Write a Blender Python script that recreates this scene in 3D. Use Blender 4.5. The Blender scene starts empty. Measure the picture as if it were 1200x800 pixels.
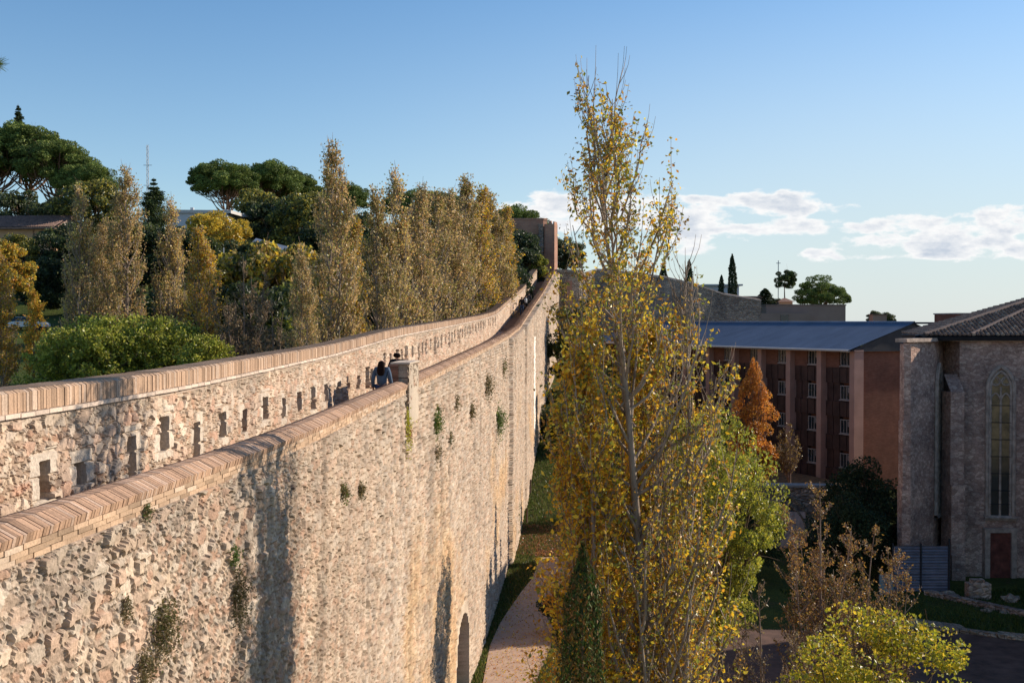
import bpy, bmesh, math, random
import numpy as np
from mathutils import Vector, Matrix
R = math.radians
rng = np.random.default_rng(7)
random.seed(7)
S = bpy.context.scene
COL = S.collection
F_PX = 1300.0
PITCH = math.atan(23/1300.0)

# ------------------------------------------------------------------ helpers
def at(u, v, d):
    """world point seen at photo pixel (u,v) at forward distance d"""
    x = (u-600)/F_PX; y = (400-v)/F_PX
    fy = math.cos(PITCH) + y*math.sin(PITCH)
    fz = -math.sin(PITCH) + y*math.cos(PITCH)
    k = d/fy
    return (x*k, d, fz*k)

def tag(o, label=None, cat=None, group=None, kind=None):
    if label: o['label'] = label
    if cat: o['category'] = cat
    if group: o['group'] = group
    if kind: o['kind'] = kind
    return o

def empty(name, loc=(0, 0, 0), rz=0.0):
    o = bpy.data.objects.new(name, None)
    o.location = loc; o.rotation_euler = (0, 0, rz)
    o.empty_display_size = .3
    COL.objects.link(o)
    return o

def link(name, me, mat=None, parent=None):
    o = bpy.data.objects.new(name, me)
    COL.objects.link(o)
    if mat is not None and not me.materials: me.materials.append(mat)
    if parent is not None: o.parent = parent
    return o

def mesh_q(name, V, Q, C=None, smooth=False):
    """fast mesh from numpy verts, quads, per-vertex colours"""
    V = np.asarray(V, dtype=np.float32).reshape(-1, 3); Q = np.asarray(Q, dtype=np.int32).reshape(-1, 4)
    me = bpy.data.meshes.new(name)
    me.vertices.add(len(V)); me.vertices.foreach_set('co', V.ravel())
    me.loops.add(Q.size); me.loops.foreach_set('vertex_index', Q.ravel())
    me.polygons.add(len(Q))
    me.polygons.foreach_set('loop_start', np.arange(0, Q.size, 4, dtype=np.int32))
    me.polygons.foreach_set('loop_total', np.full(len(Q), 4, dtype=np.int32))
    me.polygons.foreach_set('use_smooth', np.full(len(Q), bool(smooth)))
    if C is not None:
        a = me.color_attributes.new('Col', 'FLOAT_COLOR', 'POINT')
        C4 = np.ones((len(V), 4), dtype=np.float32); C4[:, :3] = C
        a.data.foreach_set('color', C4.ravel())
    me.update(calc_edges=True); me.validate()
    return me

class MB:
    """collects quads; build() links them as one mesh object"""
    def __init__(s): s.V = []; s.Q = []; s.C = []; s.n = 0
    def add(s, V, Q, c=None):
        V = np.asarray(V, dtype=np.float32).reshape(-1, 3); Q = np.asarray(Q, dtype=np.int32).reshape(-1, 4)
        s.V.append(V); s.Q.append(Q+s.n); s.n += len(V)
        c = (1, 1, 1) if c is None else c
        s.C.append(np.broadcast_to(np.asarray(c, dtype=np.float32), (len(V), 3)))
    def box(s, x0, x1, y0, y1, z0, z1, c=None, M=None):
        V = np.array([(x0,y0,z0),(x1,y0,z0),(x1,y1,z0),(x0,y1,z0),(x0,y0,z1),(x1,y0,z1),(x1,y1,z1),(x0,y1,z1)], dtype=float)
        if M is not None: V = np.array([M(*p) for p in V])
        s.add(V, [(0,3,2,1),(4,5,6,7),(0,1,5,4),(1,2,6,5),(2,3,7,6),(3,0,4,7)], c)
    def quad(s, a, b, c_, d, c=None): s.add([a, b, c_, d], [(0, 1, 2, 3)], c)
    def prism(s, poly, z0, z1, c=None):
        n = len(poly)
        V = [(p[0], p[1], z0) for p in poly]+[(p[0], p[1], z1) for p in poly]
        cx = sum(p[0] for p in poly)/n; cy = sum(p[1] for p in poly)/n
        V += [(cx, cy, z1)]
        Q = [(i, (i+1) % n, n+(i+1) % n, n+i) for i in range(n)]
        s.add(V, Q, c)
        m = len(V)-1
        tri = [(n+i, n+(i+1) % n, m, m) for i in range(n)]
        # caps as quads pairing edges (even number handled by midpoint)
        W = []; QQ = []
        for i in range(n):
            a = poly[i]; b = poly[(i+1) % n]
            k = len(W); W += [(a[0], a[1], z1), (b[0], b[1], z1), ((b[0]+cx)/2, (b[1]+cy)/2, z1), ((a[0]+cx)/2, (a[1]+cy)/2, z1)]
            QQ.append((k, k+1, k+2, k+3))
            k = len(W); W += [((a[0]+cx)/2, (a[1]+cy)/2, z1), ((b[0]+cx)/2, (b[1]+cy)/2, z1), (cx, cy, z1), (cx*.999+a[0]*.001, cy*.999+a[1]*.001, z1)]
            QQ.append((k, k+1, k+2, k+3))
        s.add(W, QQ, c)
    def tube(s, P, rad, sides=6, c=None):
        P = np.asarray(P, dtype=float); n = len(P)
        rad = np.broadcast_to(np.asarray(rad, dtype=float), (n,))
        T = np.gradient(P, axis=0); T /= (np.linalg.norm(T, axis=1)[:, None]+1e-9)
        ref = np.array([0.31, 0.17, 0.93]) if abs(T[0][2]) < .9 else np.array([1., .1, 0])
        A = np.cross(T, ref); A /= (np.linalg.norm(A, axis=1)[:, None]+1e-9)
        B = np.cross(T, A)
        th = np.linspace(0, 2*math.pi, sides, endpoint=False)
        V = P[:, None]+rad[:, None, None]*(np.cos(th)[None, :, None]*A[:, None]+np.sin(th)[None, :, None]*B[:, None])
        i = np.arange(n-1)[:, None]; j = np.arange(sides)[None]
        Q = np.stack([i*sides+j, i*sides+(j+1) % sides, (i+1)*sides+(j+1) % sides, (i+1)*sides+j], -1)
        s.add(V.reshape(-1, 3), Q.reshape(-1, 4), c)
        if sides == 4:
            s.add(V[-1], [(0, 1, 2, 3)], c)
    def ngon_cap(s, P, c=None):
        P = [np.array(p, float) for p in P]; m = sum(P)/len(P)
        n = len(P)
        for i in range(0, n, 2):
            s.add([m, P[i], P[(i+1) % n], P[(i+2) % n]], [(0, 1, 2, 3)], c)
    def mesh(s, name, smooth=False): return mesh_q(name, np.concatenate(s.V), np.concatenate(s.Q), np.concatenate(s.C), smooth)
    def build(s, name, mat, parent=None, smooth=False):
        return link(name, s.mesh(name, smooth), mat, parent)

# ------------------------------------------------------------------ materials
def nodes(name):
    m = bpy.data.materials.new(name); m.use_nodes = True
    nt = m.node_tree; b = nt.nodes['Principled BSDF']
    return m, nt, b
def N(nt, t, **kw):
    n = nt.nodes.new(t)
    for k, v in kw.items(): setattr(n, k, v)
    return n
def mixc(nt, fac, a, b, mode='MIX'):
    n = N(nt, 'ShaderNodeMix', data_type='RGBA', blend_type=mode)
    for sock, val in ((n.inputs[0], fac), (n.inputs[6], a), (n.inputs[7], b)):
        if hasattr(val, 'links') or isinstance(val, bpy.types.NodeSocket): nt.links.new(val, sock)
        elif isinstance(val, (int, float)): sock.default_value = val
        else: sock.default_value = (*val, 1) if len(val) == 3 else val
    return n.outputs[2]
def ramp(nt, fac, stops):
    n = N(nt, 'ShaderNodeValToRGB'); e = n.color_ramp.elements
    e[0].position, e[0].color = stops[0][0], (*stops[0][1], 1)
    e[1].position, e[1].color = stops[1][0], (*stops[1][1], 1)
    for p, c in stops[2:]:
        x = e.new(p); x.color = (*c, 1)
    nt.links.new(fac, n.inputs[0]); return n.outputs[0]
def noise(nt, scale, detail=4, vec=None, rough=.55):
    n = N(nt, 'ShaderNodeTexNoise'); n.inputs['Scale'].default_value = scale
    n.inputs['Detail'].default_value = detail; n.inputs['Roughness'].default_value = rough
    if vec is not None: nt.links.new(vec, n.inputs['Vector'])
    return n.outputs['Fac']
def objco(nt, scale=(1, 1, 1)):
    t = N(nt, 'ShaderNodeTexCoord'); m = N(nt, 'ShaderNodeMapping')
    m.inputs['Scale'].default_value = scale
    nt.links.new(t.outputs['Object'], m.inputs[0]); return m.outputs[0]
def bump(nt, b, h, strength=.5, dist=.02):
    n = N(nt, 'ShaderNodeBump'); n.inputs['Strength'].default_value = strength; n.inputs['Distance'].default_value = dist
    nt.links.new(h, n.inputs['Height']); nt.links.new(n.outputs[0], b.inputs['Normal'])
def spec(b, v):
    b.inputs['Specular IOR Level'].default_value = v

def plain(name, col, rough=.8, var=.25, scale=3, bumpd=.0, metal=0, sp=.3):
    m, nt, b = nodes(name); co = objco(nt)
    f = noise(nt, scale, 5, co)
    c = ramp(nt, f, [(.3, tuple(x*(1-var) for x in col)), (.7, tuple(min(1, x*(1+var)) for x in col))])
    nt.links.new(c, b.inputs['Base Color']); b.inputs['Roughness'].default_value = rough
    b.inputs['Metallic'].default_value = metal; spec(b, sp)
    if bumpd: bump(nt, b, noise(nt, scale*6, 6, co), .6, bumpd)
    return m

def attr_mat(name, rough=.9, nscale=25, var=.3, bumpd=.012, big=.8, bigvar=.2):
    """surface whose own colour is stored per stone / per brick"""
    m, nt, b = nodes(name); co = objco(nt)
    a = N(nt, 'ShaderNodeAttribute', attribute_name='Col')
    f = noise(nt, nscale, 6, co, .65)
    v = ramp(nt, f, [(.3, (1-var,)*3), (.72, (1+var,)*3)])
    c = mixc(nt, 1, a.outputs['Color'], v, 'MULTIPLY')
    g = ramp(nt, noise(nt, big, 4, co), [(.35, (1-bigvar, 1-bigvar, 1-bigvar*.9)), (.65, (1+bigvar*.5,)*3)])
    c = mixc(nt, 1, c, g, 'MULTIPLY')
    nt.links.new(c, b.inputs['Base Color']); b.inputs['Roughness'].default_value = rough; spec(b, .15)
    bump(nt, b, f, .8, bumpd)
    return m

def leaf_mat(name, trans=.4, rough=.5, sp=.4):
    m, nt, b = nodes(name)
    a = N(nt, 'ShaderNodeAttribute', attribute_name='Col')
    nt.links.new(a.outputs['Color'], b.inputs['Base Color']); b.inputs['Roughness'].default_value = rough; spec(b, sp)
    t = N(nt, 'ShaderNodeBsdfTranslucent'); nt.links.new(a.outputs['Color'], t.inputs['Color'])
    mx = N(nt, 'ShaderNodeMixShader'); mx.inputs[0].default_value = trans
    nt.links.new(b.outputs[0], mx.inputs[1]); nt.links.new(t.outputs[0], mx.inputs[2])
    nt.links.new(mx.outputs[0], nt.nodes['Material Output'].inputs[0])
    return m

def bark_mat(name, c0, c1, scale=6):
    m, nt, b = nodes(name); co = objco(nt, (1, 1, .25))
    f = noise(nt, scale, 6, co, .7)
    nt.links.new(ramp(nt, f, [(.35, c0), (.65, c1)]), b.inputs['Base Color'])
    b.inputs['Roughness'].default_value = .95; spec(b, .1)
    bump(nt, b, f, .9, .03)
    return m

def rubble_mat(name, c0, c1, c2, scale=3.5, stretch=1.7, dist=.05):
    m, nt, b = nodes(name); co = objco(nt, (1, 1, stretch))
    wn = noise(nt, 2.5, 3, co)
    add = N(nt, 'ShaderNodeVectorMath', operation='SCALE'); add.inputs[3].default_value = .25
    nn = N(nt, 'ShaderNodeTexNoise'); nn.inputs['Scale'].default_value = 2.5; nt.links.new(co, nn.inputs['Vector'])
    nt.links.new(nn.outputs['Color'], add.inputs[0])
    ad = N(nt, 'ShaderNodeVectorMath', operation='ADD'); nt.links.new(co, ad.inputs[0]); nt.links.new(add.outputs[0], ad.inputs[1])
    vo = N(nt, 'ShaderNodeTexVoronoi'); vo.inputs['Scale'].default_value = scale; nt.links.new(ad.outputs[0], vo.inputs['Vector'])
    ve = N(nt, 'ShaderNodeTexVoronoi', feature='DISTANCE_TO_EDGE'); ve.inputs['Scale'].default_value = scale; nt.links.new(ad.outputs[0], ve.inputs['Vector'])
    sx = N(nt, 'ShaderNodeSeparateColor'); nt.links.new(vo.outputs['Color'], sx.inputs[0])
    c = ramp(nt, sx.outputs[0], [(0, c0), (.5, c1), (1, c2)])
    e = ramp(nt, ve.outputs['Distance'], [(0, (.6, .6, .6)), (.09, (1, 1, 1))])
    c = mixc(nt, 1, c, e, 'MULTIPLY')
    g = ramp(nt, noise(nt, .45, 5, co, .65), [(.35, (.6, .6, .62)), (.65, (1.15, 1.12, 1.08))])
    c = mixc(nt, 1, c, g, 'MULTIPLY')
    nt.links.new(c, b.inputs['Base Color']); b.inputs['Roughness'].default_value = .95; spec(b, .1)
    bump(nt, b, ve.outputs['Distance'], 1, dist*6)
    return m

def brick_mat(name, c0, c1, mortar, sx=1, scale=1.0, rot=None):
    m, nt, b = nodes(name)
    t = N(nt, 'ShaderNodeTexCoord'); sep = N(nt, 'ShaderNodeSeparateXYZ'); nt.links.new(t.outputs['Object'], sep.inputs[0])
    add = N(nt, 'ShaderNodeMath', operation='ADD'); nt.links.new(sep.outputs[0], add.inputs[0]); nt.links.new(sep.outputs[1], add.inputs[1])
    cb = N(nt, 'ShaderNodeCombineXYZ'); nt.links.new(add.outputs[0], cb.inputs[0]); nt.links.new(sep.outputs[2], cb.inputs[1])
    br = N(nt, 'ShaderNodeTexBrick'); nt.links.new(cb.outputs[0], br.inputs[0])
    br.inputs['Color1'].default_value = (*c0, 1); br.inputs['Color2'].default_value = (*c1, 1); br.inputs['Mortar'].default_value = (*mortar, 1)
    br.inputs['Scale'].default_value = scale; br.inputs['Brick Width'].default_value = .3; br.inputs['Row Height'].default_value = .08
    br.inputs['Mortar Size'].default_value = .008
    co = objco(nt)
    g = ramp(nt, noise(nt, .5, 6, co, .65), [(.3, (.68, .7, .72)), (.7, (1.2, 1.15, 1.1))])
    c = mixc(nt, 1, br.outputs['Color'], g, 'MULTIPLY')
    nt.links.new(c, b.inputs['Base Color']); b.inputs['Roughness'].default_value = .9; spec(b, .15)
    bump(nt, b, br.outputs['Fac'], -.4, .01)
    return m

M_STONE = attr_mat('wall_stone', nscale=30, var=.28, bumpd=.014, big=.7, bigvar=.16)
M_BRICKA = attr_mat('coping_brick', nscale=40, var=.25, bumpd=.006, big=1.5, bigvar=.15)
M_LEAF = leaf_mat('leaf', .45, .42, .5)
M_NEEDLE = leaf_mat('needle', .18, .6, .2)
M_BARK_POP = bark_mat('poplar_bark', (.17, .13, .10), (.42, .34, .27))
M_BARK = bark_mat('bark', (.10, .07, .05), (.24, .17, .12))
M_BARK_PINE = bark_mat('pine_bark', (.13, .07, .05), (.30, .19, .13))

# ------------------------------------------------------------------ the line of the city wall
TD = np.array([-8, 8.65, 15.7, 28.3, 38, 55, 69, 80, 93, 105, 118, 124, 127.5])
TX = np.array([-5.70, -3.99, -3.26, -2.86, -2.35, -1.06, -.17, .55, 1.57, 2.95, 4.26, 4.85, 5.2])
TC = np.array([-1.60, -1.60, -1.60, -1.58, -1.45, -1.0, -.65, -.22, 1.14, 3.0, 5.1, 5.75, 5.95])
TF = np.array([-2.62, -2.62, -2.62, -2.60, -2.35, -1.75, -1.3, -.95, .30, 1.8, 4.0, 4.9, 5.4])
TL = np.array([-.75, -.75, -.73, -.58, -.25, .12, .42, .78, 1.98, 3.42, 5.5, 6.15, 6.4])
TB = np.array([-15, -15, -15, -15, -15, -15, -15, -14.2, -11, -6.5, -5, -4.5, -4.3])
_dd = np.arange(-8, 127.6, .25)
def _sm(T, w):
    y = np.interp(_dd, TD, T); k = np.ones(w)/w
    yp = np.pad(y, w//2, mode='reflect', reflect_type='odd')
    return np.convolve(yp, k, 'valid')[:len(_dd)]
_FX = _sm(TX, 25); _FC = _sm(TC, 21); _FF = _sm(TF, 21); _FL = _sm(TL, 21)
fX = lambda d: np.interp(d, _dd, _FX)
fC = lambda d: np.interp(d, _dd, _FC)
fF = lambda d: np.interp(d, _dd, _FF)
fL = lambda d: np.interp(d, _dd, _FL)
fB = lambda d: np.interp(d, TD, TB)
def nrm(d):
    s = (fX(d+.3)-fX(d-.3))/.6
    l = np.sqrt(1+s*s); return 1/l, -s/l     # right-hand normal (x,y)
def arc(d):
    g = np.sqrt(1+np.gradient(_FX, _dd)**2); A = np.concatenate([[0], np.cumsum((g[1:]+g[:-1])/2*.25)])
    return np.interp(d, _dd, A)
def off(d, o):
    nx, ny = nrm(d); return fX(d)+nx*o, d+ny*o
COPW = .42; GAP = 1.35
LO = -(COPW+GAP)          # offset of the left wall's walkway face
LT = .55                  # left wall thickness

# ------------------------------------------------------------------ stone pattern
_T = rng.random((64, 256, 5))
def _h(i, j, k): return _T[np.mod(j, 64), np.mod(i+j*7, 256), k]
def stones(s, z, cw, ch, jx=.9, jy=.45):
    x = s/cw; y = z/ch
    yi = np.floor(y).astype(int)
    F1 = np.full(x.shape, 9.); F2 = np.full(x.shape, 9.)
    r = np.zeros(x.shape+(3,)); ox = np.zeros(x.shape); oy = np.zeros(x.shape)
    for dj in (-1, 0, 1):
        j = yi+dj; sh = _h(0*j, j, 4)
        xs = x-sh; xi = np.floor(xs).astype(int)
        for di in (-1, 0, 1):
            i = xi+di
            px = i+.5+(_h(i, j, 0)-.5)*jx; py = j+.5+(_h(i, j, 1)-.5)*jy
            dx = xs-px; dy = y-py
            D = (np.abs(dx)**2.6+np.abs(dy)**2.6)**(1/2.6)
            m = D < F1
            F2 = np.where(m, F1, np.minimum(F2, D)); F1 = np.where(m, D, F1)
            ox = np.where(m, dx, ox); oy = np.where(m, dy, oy)
            for k in range(3): r[..., k] = np.where(m, _h(i, j, 2+k if k < 2 else 0), r[..., k])
    return F1, F2-F1, r, ox, oy
def vnoise(x, y, seed=0):
    xi = np.floor(x).astype(int); yi = np.floor(y).astype(int); fx = x-xi; fy = y-yi
    fx = fx*fx*(3-2*fx); fy = fy*fy*(3-2*fy)
    g = lambda i, j: _T[np.mod(j+seed*5, 64), np.mod(i+seed*13+j*3, 256), seed % 5]
    return (g(xi, yi)*(1-fx)+g(xi+1, yi)*fx)*(1-fy)+(g(xi, yi+1)*(1-fx)+g(xi+1, yi+1)*fx)*fy
def fbm(x, y, seed=0, o=4):
    a = 0; w = .5; t = 0
    for k in range(o): a = a+w*vnoise(x*2**k, y*2**k, seed+k); t += w; w *= .5
    return a/t
def sstep(x, a, b):
    t = np.clip((x-a)/(b-a), 0, 1); return t*t*(3-2*t)
PAL = .93*(.68*np.array([(.50, .385, .27), (.58, .46, .335), (.44, .325, .225), (.53, .36, .25), (.43, .36, .28), (.62, .52, .40), (.38, .27, .19), (.47, .27, .17)])+.32*np.array((.52, .39, .29)))
def stone_field(s, z, big_scale=1.0, region=.5):
    sw = s+(fbm(s*5, z*5, 1)-.5)*.12; zw = z+(fbm(s*5+9, z*5, 2)-.5)*.10
    F1a, Ea, ra, oxa, oya = stones(sw, zw, .11*big_scale, .075*big_scale, .95, .6)
    F1b, Eb, rb, oxb, oyb = stones(sw+31.3, zw+7.7, .22*big_scale, .14*big_scale, .9, .7)
    sel = sstep(fbm(s*.9, z*1.2, 2)+(rb[..., 2]-.5)*.7, 1.02-region, 1.05-region)
    E = Ea*(1-sel)+Eb*sel*1.5
    rr = ra*(1-sel[..., None])+rb*sel[..., None]
    ox = oxa*(1-sel)+oxb*sel; oy = oya*(1-sel)+oyb*sel
    e = sstep(E, .02, .20)
    disp = e*(.014+.038*rr[..., 1]*(.6+.7*sel))+(ox*(rr[..., 0]-.5)+oy*(rr[..., 2]-.5))*.06*e
    disp = disp+(fbm(s*11, z*11, 4, 3)-.5)*.03+(fbm(s*.35, z*.35, 1)-.5)*.10
    hole = sstep(fbm(s*2.6+4, z*3.4, 3), .66, .74)*(1-e)
    disp = disp-hole*.03
    k = (rr[..., 0]*len(PAL)*.999).astype(int)
    C = PAL[np.clip(k, 0, len(PAL)-1)]*(.78+.40*rr[..., 2][..., None])
    mort = np.array((.35, .26, .185))
    C = C*e[..., None]+mort*(1-e[..., None])*.85
    return disp, C, sel

WALLDOOR = (43.3, 1.9)           # centre and half width of the gate at the foot of the wall
def wall_face():
    # columns with spacing about constant on the picture
    ds = [-7.5]
    while ds[-1] < 127.4:
        d = ds[-1]
        if d < 5: st = .25
        else:
            g = abs(float((fX(d+.2)-fX(d-.2))/.4)/d-float(fX(d))/d/d)*F_PX
            st = min(.32, max(.022, 1.25/max(g, .5)))
        ds.append(d+st)
    D = np.array(ds)
    nrow = 330
    t = np.linspace(0, 1, nrow)**1.25
    top = fC(D)-.325; bot = fB(D)-.6
    Z = top[:, None]+(bot-top)[:, None]*t[None]
    Dm = np.repeat(D[:, None], nrow, 1); s = arc(Dm)
    disp, C, sel = stone_field(s, Z, 1.0, .45)
    # regular small courses in the middle and far part
    F1, E, r, ox, oy = stones(s+(fbm(s*3, Z*3, 1)-.5)*.10, Z+(fbm(s*3, Z*3, 2)-.5)*.07, .24, .14, .8, .3)
    e = sstep(E, .02, .20)
    dc = e*(.045+.055*r[..., 1])+(ox*(r[..., 0]-.5)+oy*(r[..., 2]-.5))*.08*e+(fbm(s*9, Z*9, 3)-.5)*.02+(fbm(s*.3, Z*.3, 1)-.5)*.12
    k = (r[..., 0]*6).astype(int)
    Cc = PAL[k]*(.86+.3*r[..., 2:3]); Cc = Cc*e[..., None]+np.array((.26, .19, .13))*(1-e[..., None])*.85
    a = sstep(s+(fbm(s*.3, Z*.3, 5)-.5)*14+(-Z)*.5, 27, 34)
    disp = disp*(1-a)+dc*a; C = C*(1-a[..., None])+Cc*a[..., None]
    # weathering of the stone itself: grey lichen band under the coping, ochre patches lower down
    zt = top[:, None]-Z
    li = sstep(fbm(s*.9, Z*1.6, 6)+.75-zt*.6, .95, 1.3)*.45
    C = C*(1-li[..., None])+C.mean(-1, keepdims=True)*np.array((.92, .78, .62))*li[..., None]
    oc = sstep(fbm(s*.18, Z*.22, 7), .5, .68)[..., None]*sstep(-Z, 4, 8)[..., None]
    C = C*(1+oc*(np.array((1.12, .98, .76))-1))
    st = sstep(fbm(s*1.3, Z*.09, 8), .60, .72)[..., None]*sstep(12-zt, 0, 9)[..., None]
    C = C*(1-.28*st)
    # pale lime seam down the far corner, buttress step
    d2 = Dm+(fbm(Z*1.5, s*0, 2)-.5)*.8
    seam = (np.abs(d2-91.8) < .8)*(Z < -1.2)*(Z > -9)
    C = np.where(seam[..., None], np.array((.78, .72, .64)), C)
    stepo = sstep(Dm, 68.0, 68.1)*.22+sstep(Dm, 81.5, 81.6)*.12
    disp = disp*np.where(Dm > 60, .9, 1.0)+stepo
    # gate recess
    zb = -15; dd = Dm-WALLDOOR[0]; zz = Z-zb
    arch = (np.abs(dd) < WALLDOOR[1]) & (zz < 1.9+np.sqrt(np.clip(WALLDOOR[1]**2-dd**2, 0, None))*.85)
    disp = np.where(arch, -.7, disp)
    rim = (~arch) & (np.abs(dd) < WALLDOOR[1]+.35) & (zz < 2.0+np.sqrt(np.clip((WALLDOOR[1]+.35)**2-dd**2, 0, None))*.9)
    C = np.where(rim[..., None], np.array((.58, .47, .35))*(.9+.2*vnoise(s*.1, Z*4, 3))[..., None], C)
    disp = np.where(rim, .05, disp)
    disp[:, 0] = .0
    nx, ny = nrm(Dm)
    V = np.stack([fX(Dm)+nx*disp, Dm+ny*disp, Z], -1)
    n, m = Dm.shape
    i = np.arange(n-1)[:, None]; j = np.arange(m-1)[None]
    Q = np.stack([i*m+j, i*m+j+1, (i+1)*m+j+1, (i+1)*m+j], -1).reshape(-1, 4)
    return mesh_q('retaining_face', V.reshape(-1, 3), Q, np.clip(C, 0, 1).reshape(-1, 3))

SLITS = []
def left_face():
    # slits: (distance, half width along the wall, bottom, top) relative to floor
    for (u, v0, v1, w) in [(48, 540, 585, 14), (91, 541, 569, 13), (152, 511, 600, 11), (190, 488, 528, 13), (228, 495, 540, 9), (258, 483, 513, 11),
                           (285, 480, 507, 6), (309, 465, 492, 6), (331, 466, 490, 5), (349, 459, 482, 5), (366, 453, 480, 5.5), (381, 450, 470, 5), (396, 447, 466, 4.5),
                           (408, 449, 456, 4), (419, 440, 456, 4), (430, 430, 455, 3.4), (435, 432, 455, 3)]:
        ds = np.linspace(5, 60, 4000); X, Y = off(ds, LO); uu = 600+F_PX*X/Y
        k = int(np.argmin(abs(uu-u))); y = Y[k]
        px = abs(uu[k+1]-uu[k])/(ds[1]-ds[0])
        SLITS.append((ds[k], w/px/2*.8, at(u, v1, y)[2], at(u, v0, y)[2]))
    d = 36.2; k = 0
    while d < 80:
        f = float(fF(d)); hh = [.62, .45, .75, .5][k % 4]; zb_ = f+[.75, .85, .6, .8][k % 4]
        SLITS.append((d, .13, zb_, zb_+hh)); d += 1.15+.25*math.sin(k*1.7); k += 1
    ds = [-7.5]
    while ds[-1] < 127.2:
        d = ds[-1]
        if d < 9: st = .25
        else:
            X, Y = off(d, LO)
            g = abs(float((fX(d+.2)-fX(d-.2))/.4)/Y-float(X)/Y/Y)*F_PX
            st = min(.28, max(.022, 1.1/max(g, .5)))
        ds.append(d+st)
    D = np.array(ds); nrow = 96
    t = np.linspace(0, 1, nrow)
    top = fL(D)-.31; bot = fF(D)-.1
    Z = top[:, None]+(bot-top)[:, None]*t[None]
    Dm = np.repeat(D[:, None], nrow, 1); s = arc(Dm)
    disp, C, sel = stone_field(s+211, Z+40, 1.0, .56)
    C = C*np.array((1.06, 1.04, 1.02)); C = C+(sel*.04)[..., None]
    red = sstep(fbm(s*1.1+9, Z*2.2, 3), .66, .74)[..., None]*(Dm < 17)[..., None]
    C = C*(1-red*.6)+np.array((.52, .27, .17))*red*.6
    zt = top[:, None]-Z
    li = sstep(fbm(s*1.2, Z*2, 6)+.62-zt*1.6, .75, 1.05)*.6
    C = C*(1-li[..., None])+np.array((.36, .30, .23))*li[..., None]
    disp = disp*.9
    HOLE = np.zeros(Dm.shape, bool)
    for (dc, hw, z0, z1) in SLITS:
        a = np.abs(Dm-dc) < hw
        m = a & (Z > z0) & (Z < z1)
        nb = (np.abs(Dm-dc) < hw+.26) & (Z > z0-.12) & (Z < z1+.16) & ~m
        row = np.floor((Z-z0)/.27)
        rnd = np.mod(np.sin(row*12.9+np.sign(Dm-dc)*4.1+dc*7.7)*437.5, 1)
        wob = (fbm(s*8, Z*8, 5, 2)-.5)*.10
        blk = nb & (np.abs(Dm-dc) < hw+.07+.15*rnd+wob) & (rnd > .35)
        jt = np.abs(np.mod((Z-z0), .27)-.135) > .12
        if dc < 30:
            C = np.where(blk[..., None], (np.array((.56, .47, .37))*(.80+.3*rnd[..., None])), C)
            disp = np.where(blk, .03-.035*jt+(fbm(s*11, Z*11, 4, 3)-.5)*.03, disp)
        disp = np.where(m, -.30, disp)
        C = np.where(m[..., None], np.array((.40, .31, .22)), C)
        HOLE |= m
    disp[:, 0] = .0
    X, Y = off(Dm, LO); nx, ny = nrm(Dm)
    V = np.stack([X+nx*disp, Y+ny*disp, Z], -1)
    n, m = Dm.shape
    i = np.arange(n-1)[:, None]; j = np.arange(m-1)[None]
    Q = np.stack([i*m+j, i*m+j+1, (i+1)*m+j+1, (i+1)*m+j], -1).reshape(-1, 4)
    hf = HOLE.reshape(-1); Q = Q[~(hf[Q].all(1))]
    return mesh_q('loophole_parapet', V.reshape(-1, 3), Q, np.clip(C, 0, 1).reshape(-1, 3))

def brick_col(base=(.47, .27, .19)):
    b = np.array(base); k = random.random()
    b = b*np.array((.93, .98, .91)); c = b*(.84+.30*random.random())
    if k > .8: c = c*np.array((1.05, 1.12, 1.18))+.04
    if k < .12: c = c*.7
    return np.clip(c, 0, 1)

def frame(d):
    nx, ny = nrm(d); return (float(fX(d)), d, float(nx), float(ny))
def brick_at(mb, d, o0, o1, z0, z1, wd, c, prof=None, jit=.004):
    """brick across the wall: profile corners between offsets, thickness wd along the wall"""
    nx, ny = nrm(d); x = float(fX(d)); nx = float(nx); ny = float(ny)
    tx, ty = -ny, nx
    P = prof if prof is not None else [(o0, z0), (o1, z0), (o1, z1), (o0, z1)]
    j = (random.random()-.5)*jit*2; j2 = (random.random()-.5)*jit*2
    V = []
    for sgn in (-1, 1):
        for (o, z) in P: V.append((x+nx*(o+j)+tx*wd/2*sgn, d+ny*(o+j)+ty*wd/2*sgn, z+j2))
    n = len(P)
    Q = [(i, (i+1) % n, n+(i+1) % n, n+i) for i in range(n)]
    if n == 4: Q += [(3, 2, 1, 0), (4, 5, 6, 7)]
    elif n == 6: Q += [(5, 4, 3, 2), (5, 2, 1, 0), (8, 9, 10, 11), (6, 7, 8, 11)]
    mb.add(V, Q, c)

wall = empty('city_wall', (0, 0, 0))
tag(wall, 'long sunlit rubble stone city wall with brick coping and a sunken walkway climbing to the tower', 'wall')
link('retaining_face', wall_face(), M_STONE, wall)
link('loophole_parapet', left_face(), M_STONE, wall)

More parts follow.
